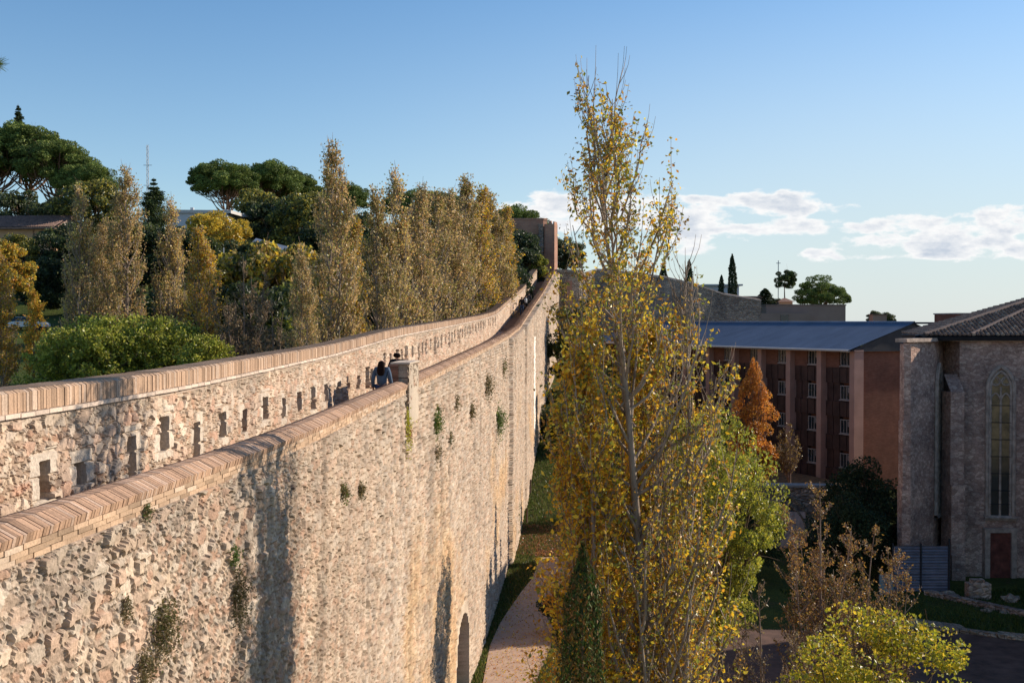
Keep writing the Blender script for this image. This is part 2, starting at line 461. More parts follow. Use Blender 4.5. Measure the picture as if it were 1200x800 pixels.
def copings():
    A = MB(); B = MB(); Cc = MB(); L = MB(); L2 = MB()
    PIER = (29.2, 31.1)
    d = -7.2
    while d < 127:
        if not (PIER[0]-.05 < d < PIER[1]+.05):
            z = float(fC(d))
            w = .044 if d < 45 else .062
            st = .052 if d < 45 else .075
            if d > 80: w, st = .10, .12
            c = brick_col((.50, .30, .21) if d > 0 else (.5, .3, .21))
            prof = [(-COPW-.03, z-.12), (.05, z-.175), (.07, z-.10), (-.10, z-.012), (-.22, z), (-COPW-.02, z-.06)]
            brick_at(A, d, 0, 0, 0, 0, w, c, prof)
        else: st = .052
        d += st
    d = -7.2
    for k in range(3):
        d = -7.2+.1*k
        z0 = -.178-.054*k
        while d < 127:
            ln = .27 if d < 60 else .4
            if not (PIER[0]-.2 < d < PIER[1]+.15):
                z = float(fC(d)); brick_at(B, d, -.30, .05-.012*k, z+z0-.046, z+z0, ln-.012, brick_col((.52, .34, .24)), None, .005)
            d += ln
    # mortar bed under the bricks
    def strip(mb, D, o0, o1, z0, z1, c, face='all'):
        X0, Y0 = off(D, o0); X1, Y1 = off(D, o1)
        n = len(D)
        V = np.concatenate([np.stack([X0, Y0, z0], -1), np.stack([X1, Y1, z0], -1), np.stack([X1, Y1, z1], -1), np.stack([X0, Y0, z1], -1)])
        i = np.arange(n-1)
        Q = np.concatenate([np.stack([i+a*n, i+1+a*n, i+1+b*n, i+b*n], -1) for a, b in ((0, 1), (1, 2), (2, 3), (3, 0))])
        mb.add(V, Q, c)
    for a, b in ((-7.4, PIER[0]-.02), (PIER[1]+.02, 127.3)):
        D = np.arange(a, b+.01, .4); D[-1] = b
        strip(Cc, D, -.30, .012, fC(D)-.45, fC(D)-.135, (.42, .34, .26))
        strip(Cc, D, -COPW, -.302, fF(D)-.3, fC(D)-.13, (.42, .33, .25))     # walkway side of the low parapet
        for e, dd in ((0, a), (1, b)):
            brick_at(Cc, dd, -COPW+.02, -.01, float(fF(dd)), float(fC(dd))-.02, .04, (.40, .26, .2))
    A.build('coping_bricks', M_BRICKA, wall); B.build('coping_courses', M_BRICKA, wall); Cc.build('low_parapet', M_STONE, wall)
    # coping of the tall parapet
    d = -7.2
    while d < 127.1:
        z = float(fL(d)); st = .06 if d < 50 else (.075 if d < 80 else .12); w = st*.86
        prof = [(LO-LT-.04, z-.24), (LO+.05, z-.245), (LO+.05, z-.03), (LO+.0, z+.0), (LO-LT+.1, z+.0), (LO-LT-.04, z-.04)]
        brick_at(L, d, 0, 0, 0, 0, w, brick_col((.47, .30, .215)), prof, .005); d += st
    d = -7.2
    while d < 127.1:
        ln = .3 if d < 60 else .5
        brick_at(L2, d, LO-.1, LO+.09, float(fL(d))-.30, float(fL(d))-.252, ln-.012, np.array((.60, .48, .38))*(.85+.3*random.random()), None, .004)
        d += ln
    L.build('parapet_coping_bricks', M_BRICKA, wall); L2.build('drip_course', M_BRICKA, wall)
    G = MB(); D = np.arange(-7.4, 127.4, .4)
    strip(G, D, LO-.05, LO+.03, fL(D)-.36, fL(D)-.2, (.40, .31, .24))
    # back and core of the tall parapet down to the hillside
    strip(G, D, LO-LT, LO-.5, fL(D)*0-7.0, fL(D)-.27, (.45, .36, .27))
    strip(G, D, LO-.498, LO-.1, fF(D)*1.0-.3, fF(D)*1.0-.05, (.3, .24, .18))
    G.build('parapet_core', M_STONE, wall)
    # walkway floor: paving, then steps
    W = MB(); d = -7.4; z = float(fF(d))
    while d < 127.2:
        nd = d+.36
        zn = float(fF(nd)) if d < 82 else math.floor(float(fF(nd))/.13)*.13
        x0, y0 = off(d, LO-.05); x1, y1 = off(d, -COPW+.05); x2, y2 = off(nd, -COPW+.05); x3, y3 = off(nd, LO-.05)
        if d < 82: W.quad((x0, y0, z), (x1, y1, z), (x2, y2, zn), (x3, y3, zn), (.33, .25, .2))
        else:
            if zn > z: W.quad((x0, y0, z), (x1, y1, z), (x1, y1, zn), (x0, y0, zn), (.28, .2, .16))
            W.quad((x0, y0, zn), (x1, y1, zn), (x2, y2, zn), (x3, y3, zn), (.33, .25, .2))
        z = zn; d = nd
    W.build('walkway_floor', M_STONE, wall)
    # pier rising out of the low parapet
    P = MB(); Pb = MB()
    z = float(fC(30)); 
    n = 26; m = 40
    Dg = np.linspace(PIER[0], PIER[1], n)[:, None].repeat(m, 1); Zg = np.linspace(-1.09, z-.6, m)[None].repeat(n, 0)
    dp, C, _ = stone_field(arc(Dg)+90, Zg, .8, .5)
    C = np.where((Zg > -1.5)[..., None] & (np.abs(Dg-30.3) < .5)[..., None], C*.55, C)
    nx, ny = nrm(Dg); V = np.stack([fX(Dg)+nx*(dp+.06), Dg+ny*(dp+.06), Zg], -1)
    i = np.arange(n-1)[:, None]; j = np.arange(m-1)[None]
    P.add(V.reshape(-1, 3), np.stack([i*m+j, i*m+j+1, (i+1)*m+j+1, (i+1)*m+j], -1).reshape(-1, 4), np.clip(C, 0, 1).reshape(-1, 3))
    D = np.array([PIER[0]+.06, 30.2, PIER[1]]); strip(P, D, -COPW-.02, .09, D*0-2.7, D*0-1.11, (.5, .41, .31))
    brick_at(P, (PIER[0]+PIER[1])/2, -COPW+.02, .12, -1.11, -1.07, PIER[1]-PIER[0]+.06, (.6, .49, .38))
    for r_ in range(9): brick_at(P, PIER[0]+.10, -COPW+.02, .07, -1.30-r_*.18, -1.125-r_*.18, .10, np.array((.50, .40, .30))*(.8+.35*random.random()), None, .012)
    brick_at(P, PIER[1]-.04, -COPW+.0, .07, -2.7, -1.115, .06, (.5, .41, .31))
    pier = P.build('pier', M_STONE, wall)
    for r_ in range(28):
        zz = -1.115-r_*.056
        for q in range(1): brick_at(Pb, PIER[0]+.03, -COPW-.02+q*.255-(.03 if r_ % 2 else 0), -COPW-.02+q*.255+.245, zz-.046, zz, .07, brick_col((.36, .17, .12)))
    Pb.build('brick_facing', M_BRICKA, pier)
copings()
# gate in the foot of the wall
G = MB(); nx, ny = nrm(WALLDOOR[0])
for k in range(-7, 8):
    dd = WALLDOOR[0]+k*.25
    h = 1.75+math.sqrt(max(.05, 1.86**2-(k*.25)**2))*.85
    brick_at(G, dd, -.62, -.5, -15.05, -15+h, .24, np.array((.10, .055, .04))*(.8+.4*random.random()))
gt = G.build('gate_leaf', M_BRICKA, wall)
G = MB()
brick_at(G, WALLDOOR[0], -.5, -.32, -12.5, -12.2, 3.7, (.6, .5, .38)); G.build('gate_lintel', M_STONE, wall)

# ------------------------------------------------------------------ ground
def h_left(Y): return np.interp(Y, [-30, 60, 80, 110, 150, 190, 230, 300, 500, 900, 4000], [-5.2, -5.0, -4.2, -2.4, .8, 9, 18.5, 22, 12, -15, -60])
def h_right(X, Y, s):
    a = np.interp(Y, [-30, 70, 77.6, 84, 93, 98, 105, 118, 140, 170, 230, 400, 4000], [-15, -15, -14.6, -13.4, -11.2, -9.9, -6.9, -5.5, -3, -.5, 3, 0, -25])
    b = np.interp(Y, [-30, 84, 110, 150, 175, 230, 400, 4000], [-15, -15, -13.5, -6, -4, -4, -14, -60])
    w = sstep(s, 5, 16); return a*(1-w)+b*w
def Wx(Y): return np.where(Y < 127, np.interp(Y, _dd, _FX), 5.2+(Y-127)*.12)
Ys = np.concatenate([np.arange(-30, 130, 1.5), np.arange(130, 320, 5), np.arange(320, 1000, 40), np.arange(1000, 4001, 500)])
ss = np.concatenate([-np.array([3000, 2000, 1200, 700, 450, 300, 240, 200]), np.arange(-180, -20, 6), np.arange(-20, -2.6, 1.2), [-2.15, -.4, -.25, .3, .9], np.arange(1.5, 30, 1.2), np.arange(30, 180, 6), [200, 260, 350, 500, 800, 1500, 3000]])
YY, SS = np.meshgrid(Ys, ss, indexing='ij')
XX = Wx(YY)+SS
hl = h_left(YY); hr = h_right(XX, YY, SS)
w = np.where(YY < 127, (SS > -1).astype(float), sstep(SS, -24, -4))
H = hl*(1-w)+hr*w+(fbm(XX*.12, YY*.12, 3)-.5)*.5*sstep(np.abs(SS), 4, 20)
ny_, ns_ = YY.shape
i = np.arange(ny_-1)[:, None]; j = np.arange(ns_-1)[None]
Q = np.stack([i*ns_+j, i*ns_+j+1, (i+1)*ns_+j+1, (i+1)*ns_+j], -1).reshape(-1, 4)
m, nt, b = nodes('ground'); co = objco(nt)
c = ramp(nt, noise(nt, .35, 8, co, .7), [(.32, (.10, .085, .045)), (.45, (.065, .085, .025)), (.62, (.10, .12, .03)), (.78, (.17, .13, .075))])
c = mixc(nt, 1, c, ramp(nt, noise(nt, 14, 5, co, .7), [(.3, (.6, .6, .6)), (.7, (1.35, 1.35, 1.3))]), 'MULTIPLY')
nt.links.new(c, b.inputs['Base Color']); b.inputs['Roughness'].default_value = 1; spec(b, .05)
bump(nt, b, noise(nt, 9, 6, co, .7), 1, .12)
M_GROUND = m
g = link('ground', mesh_q('ground', np.stack([XX, YY, H], -1).reshape(-1, 3), Q, None, True), m)
g['kind'] = 'structure'
def gz(x, y):
    s = x-float(Wx(np.array(y))); hl_ = float(h_left(y)); hr_ = float(h_right(x, y, s))
    w_ = (1.0 if s > -1 else 0.0) if y < 127 else float(sstep(s, -24, -4))
    return hl_*(1-w_)+hr_*w_

# path along the foot of the wall
m, nt, b = nodes('path_sand'); co = objco(nt)
c = ramp(nt, noise(nt, 1.2, 8, co, .7), [(.3, (.42, .28, .20)), (.7, (.56, .39, .28))])
c = mixc(nt, 1, c, ramp(nt, noise(nt, 30, 4, co, .8), [(.3, (.8, .8, .8)), (.7, (1.15, 1.15, 1.15))]), 'MULTIPLY')
nt.links.new(c, b.inputs['Base Color']); b.inputs['Roughness'].default_value = 1; bump(nt, b, noise(nt, 25, 5, co), .6, .02)
def ground_pt(u, v, z=-15):
    p = at(u, v, 1.0); k = z/p[2]; return (p[0]*k, k)
P = MB()
ed = [((520, 1000), (600, 1000)), ((545, 880), (612, 880)), ((566, 800), (628, 800)), ((574, 757), (646, 757)), ((586, 730), (648, 730)), ((598, 712), (648, 708)), ((612, 692), (652, 690)), ((622, 680), (662, 678)), ((628, 668), (690, 662)), ((630, 655), (720, 652)), ((632, 646), (740, 641))]
L = [ground_pt(*a) for a, _ in ed]; Rr = [ground_pt(*b_) for _, b_ in ed]
for q in range(len(ed)-1):
    n = 8
    for a in range(n):
        t0 = a/n; t1 = (a+1)/n
        f = lambda A, B_, t: (A[0]+(B_[0]-A[0])*t, A[1]+(B_[1]-A[1])*t)
        a0 = f(L[q], L[q+1], t0); a1 = f(L[q], L[q+1], t1); b0 = f(Rr[q], Rr[q+1], t0); b1 = f(Rr[q], Rr[q+1], t1)
        P.quad((*a0, -14.975), (*b0, -14.975), (*b1, -14.975), (*a1, -14.975))
o = P.build('path', m); o['kind'] = 'structure'
# grass tufts beside the wall and on the bank
def grass(name, n, fx, label, pal, hgt=.14):
    V = []; pts = np.array([fx() for _ in range(n)])
    a = rng.random(n)*math.pi*2; h = hgt*(.5+rng.random(n)); w_ = .02+.02*rng.random(n)
    dx = np.cos(a)*w_; dy = np.sin(a)*w_; lx = (rng.random(n)-.5)*.12; ly = (rng.random(n)-.5)*.12
    V = np.stack([pts+np.stack([-dx, -dy, 0*dx], -1), pts+np.stack([dx, dy, 0*dx], -1), pts+np.stack([lx+dx*.3, ly+dy*.3, h], -1), pts+np.stack([lx-dx*.3, ly-dy*.3, h], -1)], 1).reshape(-1, 3)
    C = np.repeat(np.array(pal)[rng.integers(0, len(pal), n)], 4, 0)
    o = link(name, mesh_q(name, V, np.arange(n*4).reshape(-1, 4), C), M_LEAF); tag(o, label, 'grass', kind='stuff')
GR = [(.07, .11, .02), (.10, .14, .03), (.13, .15, .04), (.06, .08, .02), (.18, .15, .06)]
def gp():
    y = random.uniform(38, 108); s = random.random()**1.3*(8 if y > 72 else 3.2)+.1; x = float(fX(y))+s
    if y < 72:
        # keep off the path
        v = 377+15*1300/y
        ul = np.interp(v, [668, 680, 692, 712, 757, 800, 880], [628, 622, 612, 598, 574, 566, 545]); ur = np.interp(v, [662, 690, 708, 757, 800, 880], [690, 652, 648, 646, 628, 612])
        uu = 600+1300*x/y
        if ul-1 < uu < ur+1: return (x, y, -16)
    return (x, y, gz(x, y)+(.0 if s < 4 else -.1))
grass('grass', 42000, gp, 'short green grass at the foot of the long stone wall', GR)

# ------------------------------------------------------------------ trees
def leaves(P, size, pal, wts=None, ratio=.62, up=0.0, jit=.42, cvar=.45):
    n = len(P); P = np.asarray(P)
    a = rng.normal(size=(n, 3)); a /= np.linalg.norm(a, axis=1)[:, None]
    if up: a[:, 2] += up; a /= np.linalg.norm(a, axis=1)[:, None]
    b = rng.normal(size=(n, 3)); b -= (b*a).sum(1)[:, None]*a; b /= np.linalg.norm(b, axis=1)[:, None]
    s = size*(1+jit*(rng.random(n)*2-1)); s = s[:, None]/2
    c_ = np.cross(a, b)*s*.25
    V = np.stack([P-a*s, P+b*s*ratio+c_, P+a*s, P-b*s*ratio+c_], 1).reshape(-1, 3)
    pal = np.array(pal); k = rng.choice(len(pal), n, p=None if wts is None else np.array(wts)/sum(wts))
    C = pal[k]*(1-cvar/2+cvar*rng.random((n, 1)))
    return V, np.arange(4*n).reshape(-1, 4), np.repeat(C, 4, 0)
def curve(p0, p1, bend, n=6):
    t = np.linspace(0, 1, n)[:, None]; p0 = np.array(p0, float); p1 = np.array(p1, float)
    return p0*(1-t)+p1*t+np.array(bend)*(4*t*(1-t))

def poplar(H, Rc, nbr, ntw, nleaf, lsize, pal, wts, c0=.08, seed=1, top_bare=0., trunk_r=.18, stems=1, sides=5, low=.75, twig_r=.006, lean_to=(0, 0), tops=(.78, .38, .08), spread=(.45, 1.0)):
    """returns wood mesh, leaf mesh; base at origin"""
    r_ = np.random.default_rng(seed); W = MB(); pts = []
    def prof(f): return np.interp(f, [0, c0, c0+.12, .45, .75, .93, 1], [.2, low*.6, low, 1, *tops])
    for st in range(stems):
        a0 = r_.random()*6.28; lean = (0 if st == 0 else 1)*Rc*.45
        Hs = H*(1 if st == 0 else r_.uniform(.75, .93))
        n = 16; t = np.linspace(0, 1, n)
        wob = np.cumsum(r_.normal(size=(n, 2))*.025*Rc, 0)+np.outer(t**3.6, lean_to)
        TP = np.stack([math.cos(a0)*lean*np.sqrt(t)+wob[:, 0], math.sin(a0)*lean*np.sqrt(t)+wob[:, 1], t*Hs], -1)
        tr = trunk_r*(1 if st == 0 else .6)
        W.tube(TP, tr*(1-t)**1.15+.008, 9, (1, 1, 1))
        nb = nbr if st == 0 else nbr//2
        for k in range(nb):
            f0 = c0*.6+(.97-c0*.6)*((k+r_.random())/nb)**.92*.97
            z0 = f0*Hs; base = np.array([np.interp(f0, t, TP[:, q]) for q in range(3)])
            Lb = min(H*r_.uniform(.09, .2)*(1.15-f0*.6), (1.03-f0)*H)
            a = r_.random()*6.28; f1 = min(1, f0+Lb/H)
            re = Rc*prof(f1)*r_.uniform(*spread)
            q = np.linspace(0, 1, 6)
            rr = re*(1-(1-q)**1.8)
            BP = base+np.stack([np.cos(a)*rr, np.sin(a)*rr, q*Lb], -1)+np.cumsum(r_.normal(size=(6, 3)), 0)*.03*Rc*np.array([1, 1, .5])
            br = tr*.27*(1-f0*.8)
            W.tube(BP, br*(1-q)**.8+twig_r, 4 if sides < 6 else 5)
            for w_ in range(ntw):
                q0 = r_.uniform(.25, .98); b0 = np.array([np.interp(q0, q, BP[:, c]) for c in range(3)])
                aa = a+r_.normal()*1.2; Lt = Lb*r_.uniform(.22, .5)
                e = b0+np.array([math.cos(aa)*Lt*.38, math.sin(aa)*Lt*.38, Lt*r_.uniform(.7, 1.)])
                TPt = curve(b0, e, (math.cos(aa)*Lt*.08, math.sin(aa)*Lt*.08, 0), 4)
                W.tube(TPt, [twig_r*1.3, twig_r, twig_r*.7, twig_r*.5], 3)
                if b0[2]/H < 1-top_bare*r_.random():
                    pts.append(TPt)
    pts = np.array(pts)                       # (n,4,3)
    idx = r_.integers(0, len(pts), nleaf); dens = r_.random(len(pts))
    keep = dens[idx] > .25; idx = idx[keep]
    tt = r_.random(len(idx))*3; k = np.minimum(tt.astype(int), 2); fr = (tt-k)[:, None]
    Pl = pts[idx, k]*(1-fr)+pts[idx, k+1]*fr+r_.normal(size=(len(idx), 3))*lsize*.9
    V, Q, C = leaves(Pl, lsize, pal, wts)
    # each clump of a twig shares a tint
    tint = .7+.55*dens[idx]; C = C*np.repeat(tint, 4)[:, None]
    return W.mesh('trunk', True), mesh_q('leaves', V, Q, np.clip(C, 0, 1))

def crown_tree(H, trunk_h, Rx, Rz, ncl, rcl, nleaf, lsize, pal, wts=None, flat=False, seed=1, trunk_r=.2, needle=False, shell=.75, ratio=.62, lean=0, limbs=True):
    r_ = np.random.default_rng(seed); W = MB()
    cz = H-Rz if not flat else H-Rz
    C0 = []
    while len(C0) < ncl:
        v = r_.normal(size=3); v /= np.linalg.norm(v)
        if flat and v[2] < -.15: continue
        k = shell+(1-shell)*r_.random() if r_.random() < .75 else r_.uniform(.2, shell)
        p = np.array([v[0]*Rx*k, v[1]*Rx*k, cz+v[2]*Rz*k])
        if p[2] < trunk_h*.6: continue
        C0.append(p)
    C0 = np.array(C0)
    sp = np.array([0, 0, max(trunk_h, .25*H)*(1 if not flat else .9)])
    t = np.linspace(0, 1, 8)
    Ht = cz+Rz*.3
    TP = np.stack([np.sin(t*2.2+seed)*.12*Rx*t+lean*t, np.cos(t*1.7+seed)*.1*Rx*t, t*Ht], -1)
    TP[0, :2] = 0
    W.tube(TP, trunk_r*(1-t*.8), 8)
    if limbs:
        for c in C0[:min(ncl, 46)]:
            f = np.clip((sp[2]/Ht)*r_.uniform(.8, 1.35), .2, .95)
            b0 = np.array([np.interp(f, t, TP[:, q]) for q in range(3)])
            L = np.linalg.norm(c-b0)
            W.tube(curve(b0, c, (0, 0, -.10*L if not flat else -.16*L), 6), np.linspace(trunk_r*.32, .012+trunk_r*.04, 6), 5)
            for _ in range(3):
                e = c+r_.normal(size=3)*rcl*.7
                W.tube(curve((b0+c*2)/3, e, r_.normal(size=3)*.05*L, 4), np.linspace(trunk_r*.1, .008, 4), 3)
    sz = rcl*(.65+.6*r_.random(ncl))
    idx = r_.integers(0, ncl, nleaf)
    v = r_.normal(size=(nleaf, 3)); v /= np.linalg.norm(v, axis=1)[:, None]
    rad = (.55+.5*r_.random(nleaf)**.6)[:, None]*sz[idx][:, None]
    Pl = C0[idx]+v*rad*np.array([1, 1, .72 if not flat else .55])
    V, Q, C = leaves(Pl, lsize, pal, wts, ratio)
    tint = (.75+.5*r_.random(ncl))[idx]; C = C*np.repeat(tint, 4)[:, None]
    return W.mesh('trunk', True), mesh_q('leaves', V, Q, np.clip(C, 0, 1))

def column_tree(H, Rc, n, lsize, pal, seed=1, lobes=5, tops=(.68, .3), base=.03, trunk_r=.12):
    r_ = np.random.default_rng(seed); W = MB()
    W.tube([(0, 0, 0), (0, 0, H*.5), (0, 0, H*.93)], [trunk_r, trunk_r*.6, .01], 6)
    f = r_.random(n); a = r_.random(n)*6.283
    prof = np.interp(f, [0, base, .12, .4, .75, .93, 1], [.3, .75, .95, 1, *tops, .02])
    wob = 1+.22*np.sin(a*lobes+f*9+seed)*np.sin(f*17+seed)+.12*np.sin(a*3+f*31)
    rr = Rc*prof*wob*(.72+.3*r_.random(n))
    P = np.stack([np.cos(a)*rr, np.sin(a)*rr, base*H+f*H*(1-base)], -1)
    V, Q, C = leaves(P, lsize, pal, None, .4, up=1.2)
    return W.mesh('trunk', True), mesh_q('leaves', V, Q, np.clip(C, 0, 1))

def place(meshes, name, loc, label, cat, group=None, rz=None, sc=1.0, bark=M_BARK, lm=M_LEAF, crown='crown'):
    t = empty(name, loc, rz if rz is not None else random.random()*6.28)
    t.scale = sc if isinstance(sc, tuple) else (sc, sc, sc)
    w_, l_ = meshes
    t.rotation_euler[0] = (random.random()-.5)*.05; t.rotation_euler[1] = (random.random()-.5)*.05
    link('trunk', w_, bark, t); link(crown, l_, lm, t)
    return tag(t, label, cat, group)

# ---- palettes (linear base colours)
P_GOLD = [(.78, .50, .03), (.66, .34, .03), (.56, .44, .04), (.30, .32, .05), (.42, .19, .03), (.88, .66, .08)]
P_POP = [(.72, .50, .15), (.58, .42, .16), (.46, .40, .12), (.58, .34, .13), (.36, .34, .10), (.80, .60, .22)]
P_BROWN = [(.54, .37, .15), (.43, .32, .12), (.58, .37, .16), (.35, .31, .09), (.66, .47, .21), (.29, .27, .07)]
P_PINE = [(.13, .18, .045), (.17, .22, .05), (.09, .14, .04), (.23, .27, .06)]
P_DARK = [(.03, .05, .022), (.045, .065, .027), (.06, .08, .03)]
P_BRIGHT = [(.44, .41, .03), (.54, .44, .03), (.26, .29, .03), (.64, .46, .04), (.36, .36, .04)]
P_LIME = [(.27, .30, .04), (.36, .37, .05), (.17, .20, .035), (.44, .40, .06)]
P_YEL = [(.72, .50, .05), (.62, .40, .04), (.50, .40, .06), (.34, .31, .06)]
P_OR = [(.62, .26, .04), (.52, .19, .03), (.42, .17, .04), (.68, .34, .05)]
P_OLIVE = [(.09, .12, .035), (.13, .14, .04), (.18, .17, .05), (.06, .09, .03)]

# ---- the tall poplar in front, and its neighbours
big = poplar(18.5, 1.35, 150, 9, 36000, .064, P_GOLD+[(.24, .15, .04), (.17, .18, .05)], [3, 2.4, 3, 3, 2.4, 1.2, 2.2, 2.6], c0=.06, seed=11, trunk_r=.19, stems=1, sides=6, low=.95, twig_r=.0055, lean_to=(-.85, .1), tops=(1.0, .72, .16), spread=(.6, 1.1))
place(big, 'poplar_tree', (2.22, 17.2, -15.2), 'tallest poplar rising above the skyline with sparse golden leaves and bare twigs', 'tree', rz=0, bark=M_BARK_POP).rotation_euler = (0, 0, 0)
b2 = poplar(15.9, 1.05, 80, 7, 13000, .076, P_GOLD, [3, 3, 3, 3, 2, 2], c0=.1, seed=23, top_bare=.5, trunk_r=.12, stems=3, sides=6, low=.9, twig_r=.006)
place(b2, 'poplar_tree', (2.72, 17.8, -15.2), 'poplar with nearly bare pointed twigs just right of the tallest poplar', 'tree', rz=2.0, bark=M_BARK_POP)
b3 = poplar(15.0, .95, 90, 9, 34000, .078, P_GOLD, [4, 4, 2, 2, 2, 2], c0=.08, seed=31, trunk_r=.13, stems=2, low=1.0)
place(b3, 'poplar_tree', (1.40, 17.3, -15.2), 'dense golden poplar nearest the sandy path, left of the tallest poplar', 'tree', rz=1.0, bark=M_BARK_POP)
b4 = poplar(15.2, 1.0, 80, 9, 30000, .08, P_GOLD, [3, 3, 3, 3, 2, 2], c0=.08, seed=37, trunk_r=.12, stems=2, low=1.0)
place(b4, 'poplar_tree', (1.85, 18.4, -15.2), 'golden poplar half hidden behind the trunk of the tallest poplar', 'tree', rz=.2, bark=M_BARK_POP)
b5 = poplar(11.6, 1.0, 60, 8, 11000, .076, P_GOLD, [3, 3, 3, 3, 2, 2], c0=.05, seed=39, trunk_r=.1, stems=2, low=1.1, twig_r=.008)
place(b5, 'poplar_tree', (2.8, 19.0, -15.2), 'lower twiggy poplar with grey bare stems leaning right of the tall trunks', 'tree', rz=2.9, bark=M_BARK_POP)
# back row of golden trees along the bank
b6 = poplar(12.5, 2.0, 120, 8, 24000, .11, P_GOLD, [5, 5, 3, 2, 3, 2], c0=.06, seed=41, trunk_r=.14, stems=2, low=1.1)
place(b6, 'golden_tree', (10.0, 62, -16.4), 'orange gold tree farthest from the wall, seen through the tall poplar', 'tree', sc=.95, bark=M_BARK_POP)

br = crown_tree(9.6, 2.2, 2.5, 3.9, 70, .75, 26000, .13, P_LIME+[(.42, .42, .05), (.50, .44, .05)], None, seed=5, trunk_r=.2)
place(br, 'broadleaf_tree', (7.75, 41, -13.4), 'rounded yellow green tree right of the tall poplar, below the blue roof', 'tree', sc=(.82, .82, 1.12))
fg = crown_tree(9.0, 2.4, 2.1, 2.9, 90, .55, 30000, .085, P_BRIGHT, None, seed=9, trunk_r=.16, ratio=.7)
place(fg, 'broadleaf_tree', (7.45, 22.3, -14.95), 'bright yellow green tree top at the lower right edge of the picture', 'tree')
place(fg, 'broadleaf_tree', (10.9, 22.6, -16.35), 'small bright yellow green crown tip in the bottom right corner', 'tree', rz=1.5, sc=.9)

def twiggy(H, Rr, nleaf, seed, pal, lsize=.07, nst=9):
    r_ = np.random.default_rng(seed); W = MB(); pts = []
    t = np.linspace(0, 1, 9)
    for s_ in range(nst):
        a = r_.random()*6.28; q = (s_ > 0)
        e = np.array([math.cos(a)*Rr*r_.uniform(.3, .9)*q, math.sin(a)*Rr*r_.uniform(.3, .9)*q, H*(1 if not q else r_.uniform(.6, .95))])
        s0 = np.array([0, 0, 0 if not q else H*r_.uniform(.08, .3)])
        TP = curve(s0, e, (-math.cos(a)*Rr*-.12, 0, -.05*H if q else 0), 10)
        TP += np.cumsum(r_.normal(size=TP.shape)*.03, 0)*(np.linspace(0, 1, 10)[:, None])
        W.tube(TP, np.linspace(.09 if not q else .05, .008, 10), 6)
        for k in range(34):
            f = r_.uniform(.25, .98); b0 = np.array([np.interp(f, np.linspace(0, 1, 10), TP[:, c]) for c in range(3)])
            aa = r_.random()*6.28; Lb = H*.17*r_.uniform(.4, 1)*(1.25-f)
            e2 = b0+np.array([math.cos(aa)*Lb*.75, math.sin(aa)*Lb*.75, Lb*r_.uniform(.5, 1.1)])
            BP = curve(b0, e2, (0, 0, -.1*Lb), 5); W.tube(BP, np.linspace(.018, .006, 5), 4)
            for m_ in range(7):
                f2 = r_.uniform(.2, 1); c0_ = np.array([np.interp(f2, np.linspace(0, 1, 5), BP[:, c]) for c in range(3)])
                ab = r_.random()*6.28; l2 = Lb*r_.uniform(.25, .55)
                e3 = c0_+np.array([math.cos(ab)*l2*.6, math.sin(ab)*l2*.6, l2*.7])
                Z_ = curve(c0_, e3, (0, 0, 0), 3); W.tube(Z_, [.0065, .0055, .004], 3); pts.append(Z_)
    pts = np.array(pts); idx = r_.integers(0, len(pts), nleaf); f = r_.random((nleaf, 1))
    Pl = pts[idx, 0]*(1-f)+pts[idx, 2]*f+r_.normal(size=(nleaf, 3))*.05
    V, Q, C = leaves(Pl, lsize, pal)
    return W.mesh('trunk', True), mesh_q('leaves', V, Q, C)
M_BARK_TW = bark_mat('twig_bark', (.20, .14, .11), (.34, .25, .19))
tw = twiggy(9.9, 2.5, 11000, 3, [(.42, .24, .05), (.34, .18, .06), (.26, .2, .06), (.24, .13, .07)], .085, 12)
place(tw, 'birch_tree', (9.5, 34.5, -14.9), 'nearly bare brown twiggy tree in front of the pointed stone arch', 'tree', rz=1, bark=M_BARK_TW)
place(tw, 'birch_tree', (11.5, 35.4, -14.9), 'smaller half bare twiggy tree in front of the dark evergreen bush', 'tree', rz=3, sc=.86, bark=M_BARK_TW)
tw2 = twiggy(7.4, 2.2, 4200, 8, [(.3, .2, .07), (.24, .17, .08), (.2, .16, .07)], .08, 11)
place(tw2, 'bare_shrub', (7.0, 31.5, -15), 'grey brown tangle of bare stems under the right edge of the poplars', 'shrub', rz=3, bark=M_BARK_TW)
place(tw2, 'bare_shrub', (8.2, 27.5, -15), 'grey brown thicket beside the bright yellow green tree top', 'shrub', rz=5, sc=.93, bark=M_BARK_TW)

# cypresses beside the path
cy = column_tree(12.5, .36, 26000, .075, [(.06, .10, .02), (.10, .15, .03), (.04, .06, .02), (.16, .13, .04), (.22, .12, .04)], seed=3, tops=(.95, .72), trunk_r=.08)
place(cy, 'cypress_tree', (.93, 15.4, -15.5), 'dark green cypress column standing right of the path at the bottom of the picture', 'tree', rz=1.0, lm=M_NEEDLE)
cy2 = column_tree(6.6, .55, 5200, .18, P_DARK+[(.05, .08, .02)], seed=5)
place(cy2, 'cypress_tree', (4.6, 69.4, -15), 'slim dark cypress at the end of the path, taller of two casting pointed shadows', 'tree', lm=M_NEEDLE)
place(cy2, 'cypress_tree', (4.2, 63.2, -15), 'slim dark cypress at the end of the path, shorter of two casting pointed shadows', 'tree', sc=.88, lm=M_NEEDLE)
cy3 = column_tree(6.2, 1.1, 7000, .18, P_DARK+[(.05, .08, .02)], seed=6)
place(cy3, 'cypress_tree', (4.6, 57.0, -15), 'broad dark cypress behind the golden poplar by the path', 'tree', lm=M_NEEDLE)
bs = crown_tree(2.2, .3, 1.0, 1.0, 26, .4, 7000, .1, P_DARK, None, seed=15, trunk_r=.06, lean=0)
place(bs, 'evergreen_shrub', (2.45, 53, -15), 'low dark evergreen shrub at the right edge of the sandy path', 'shrub', lm=M_NEEDLE)
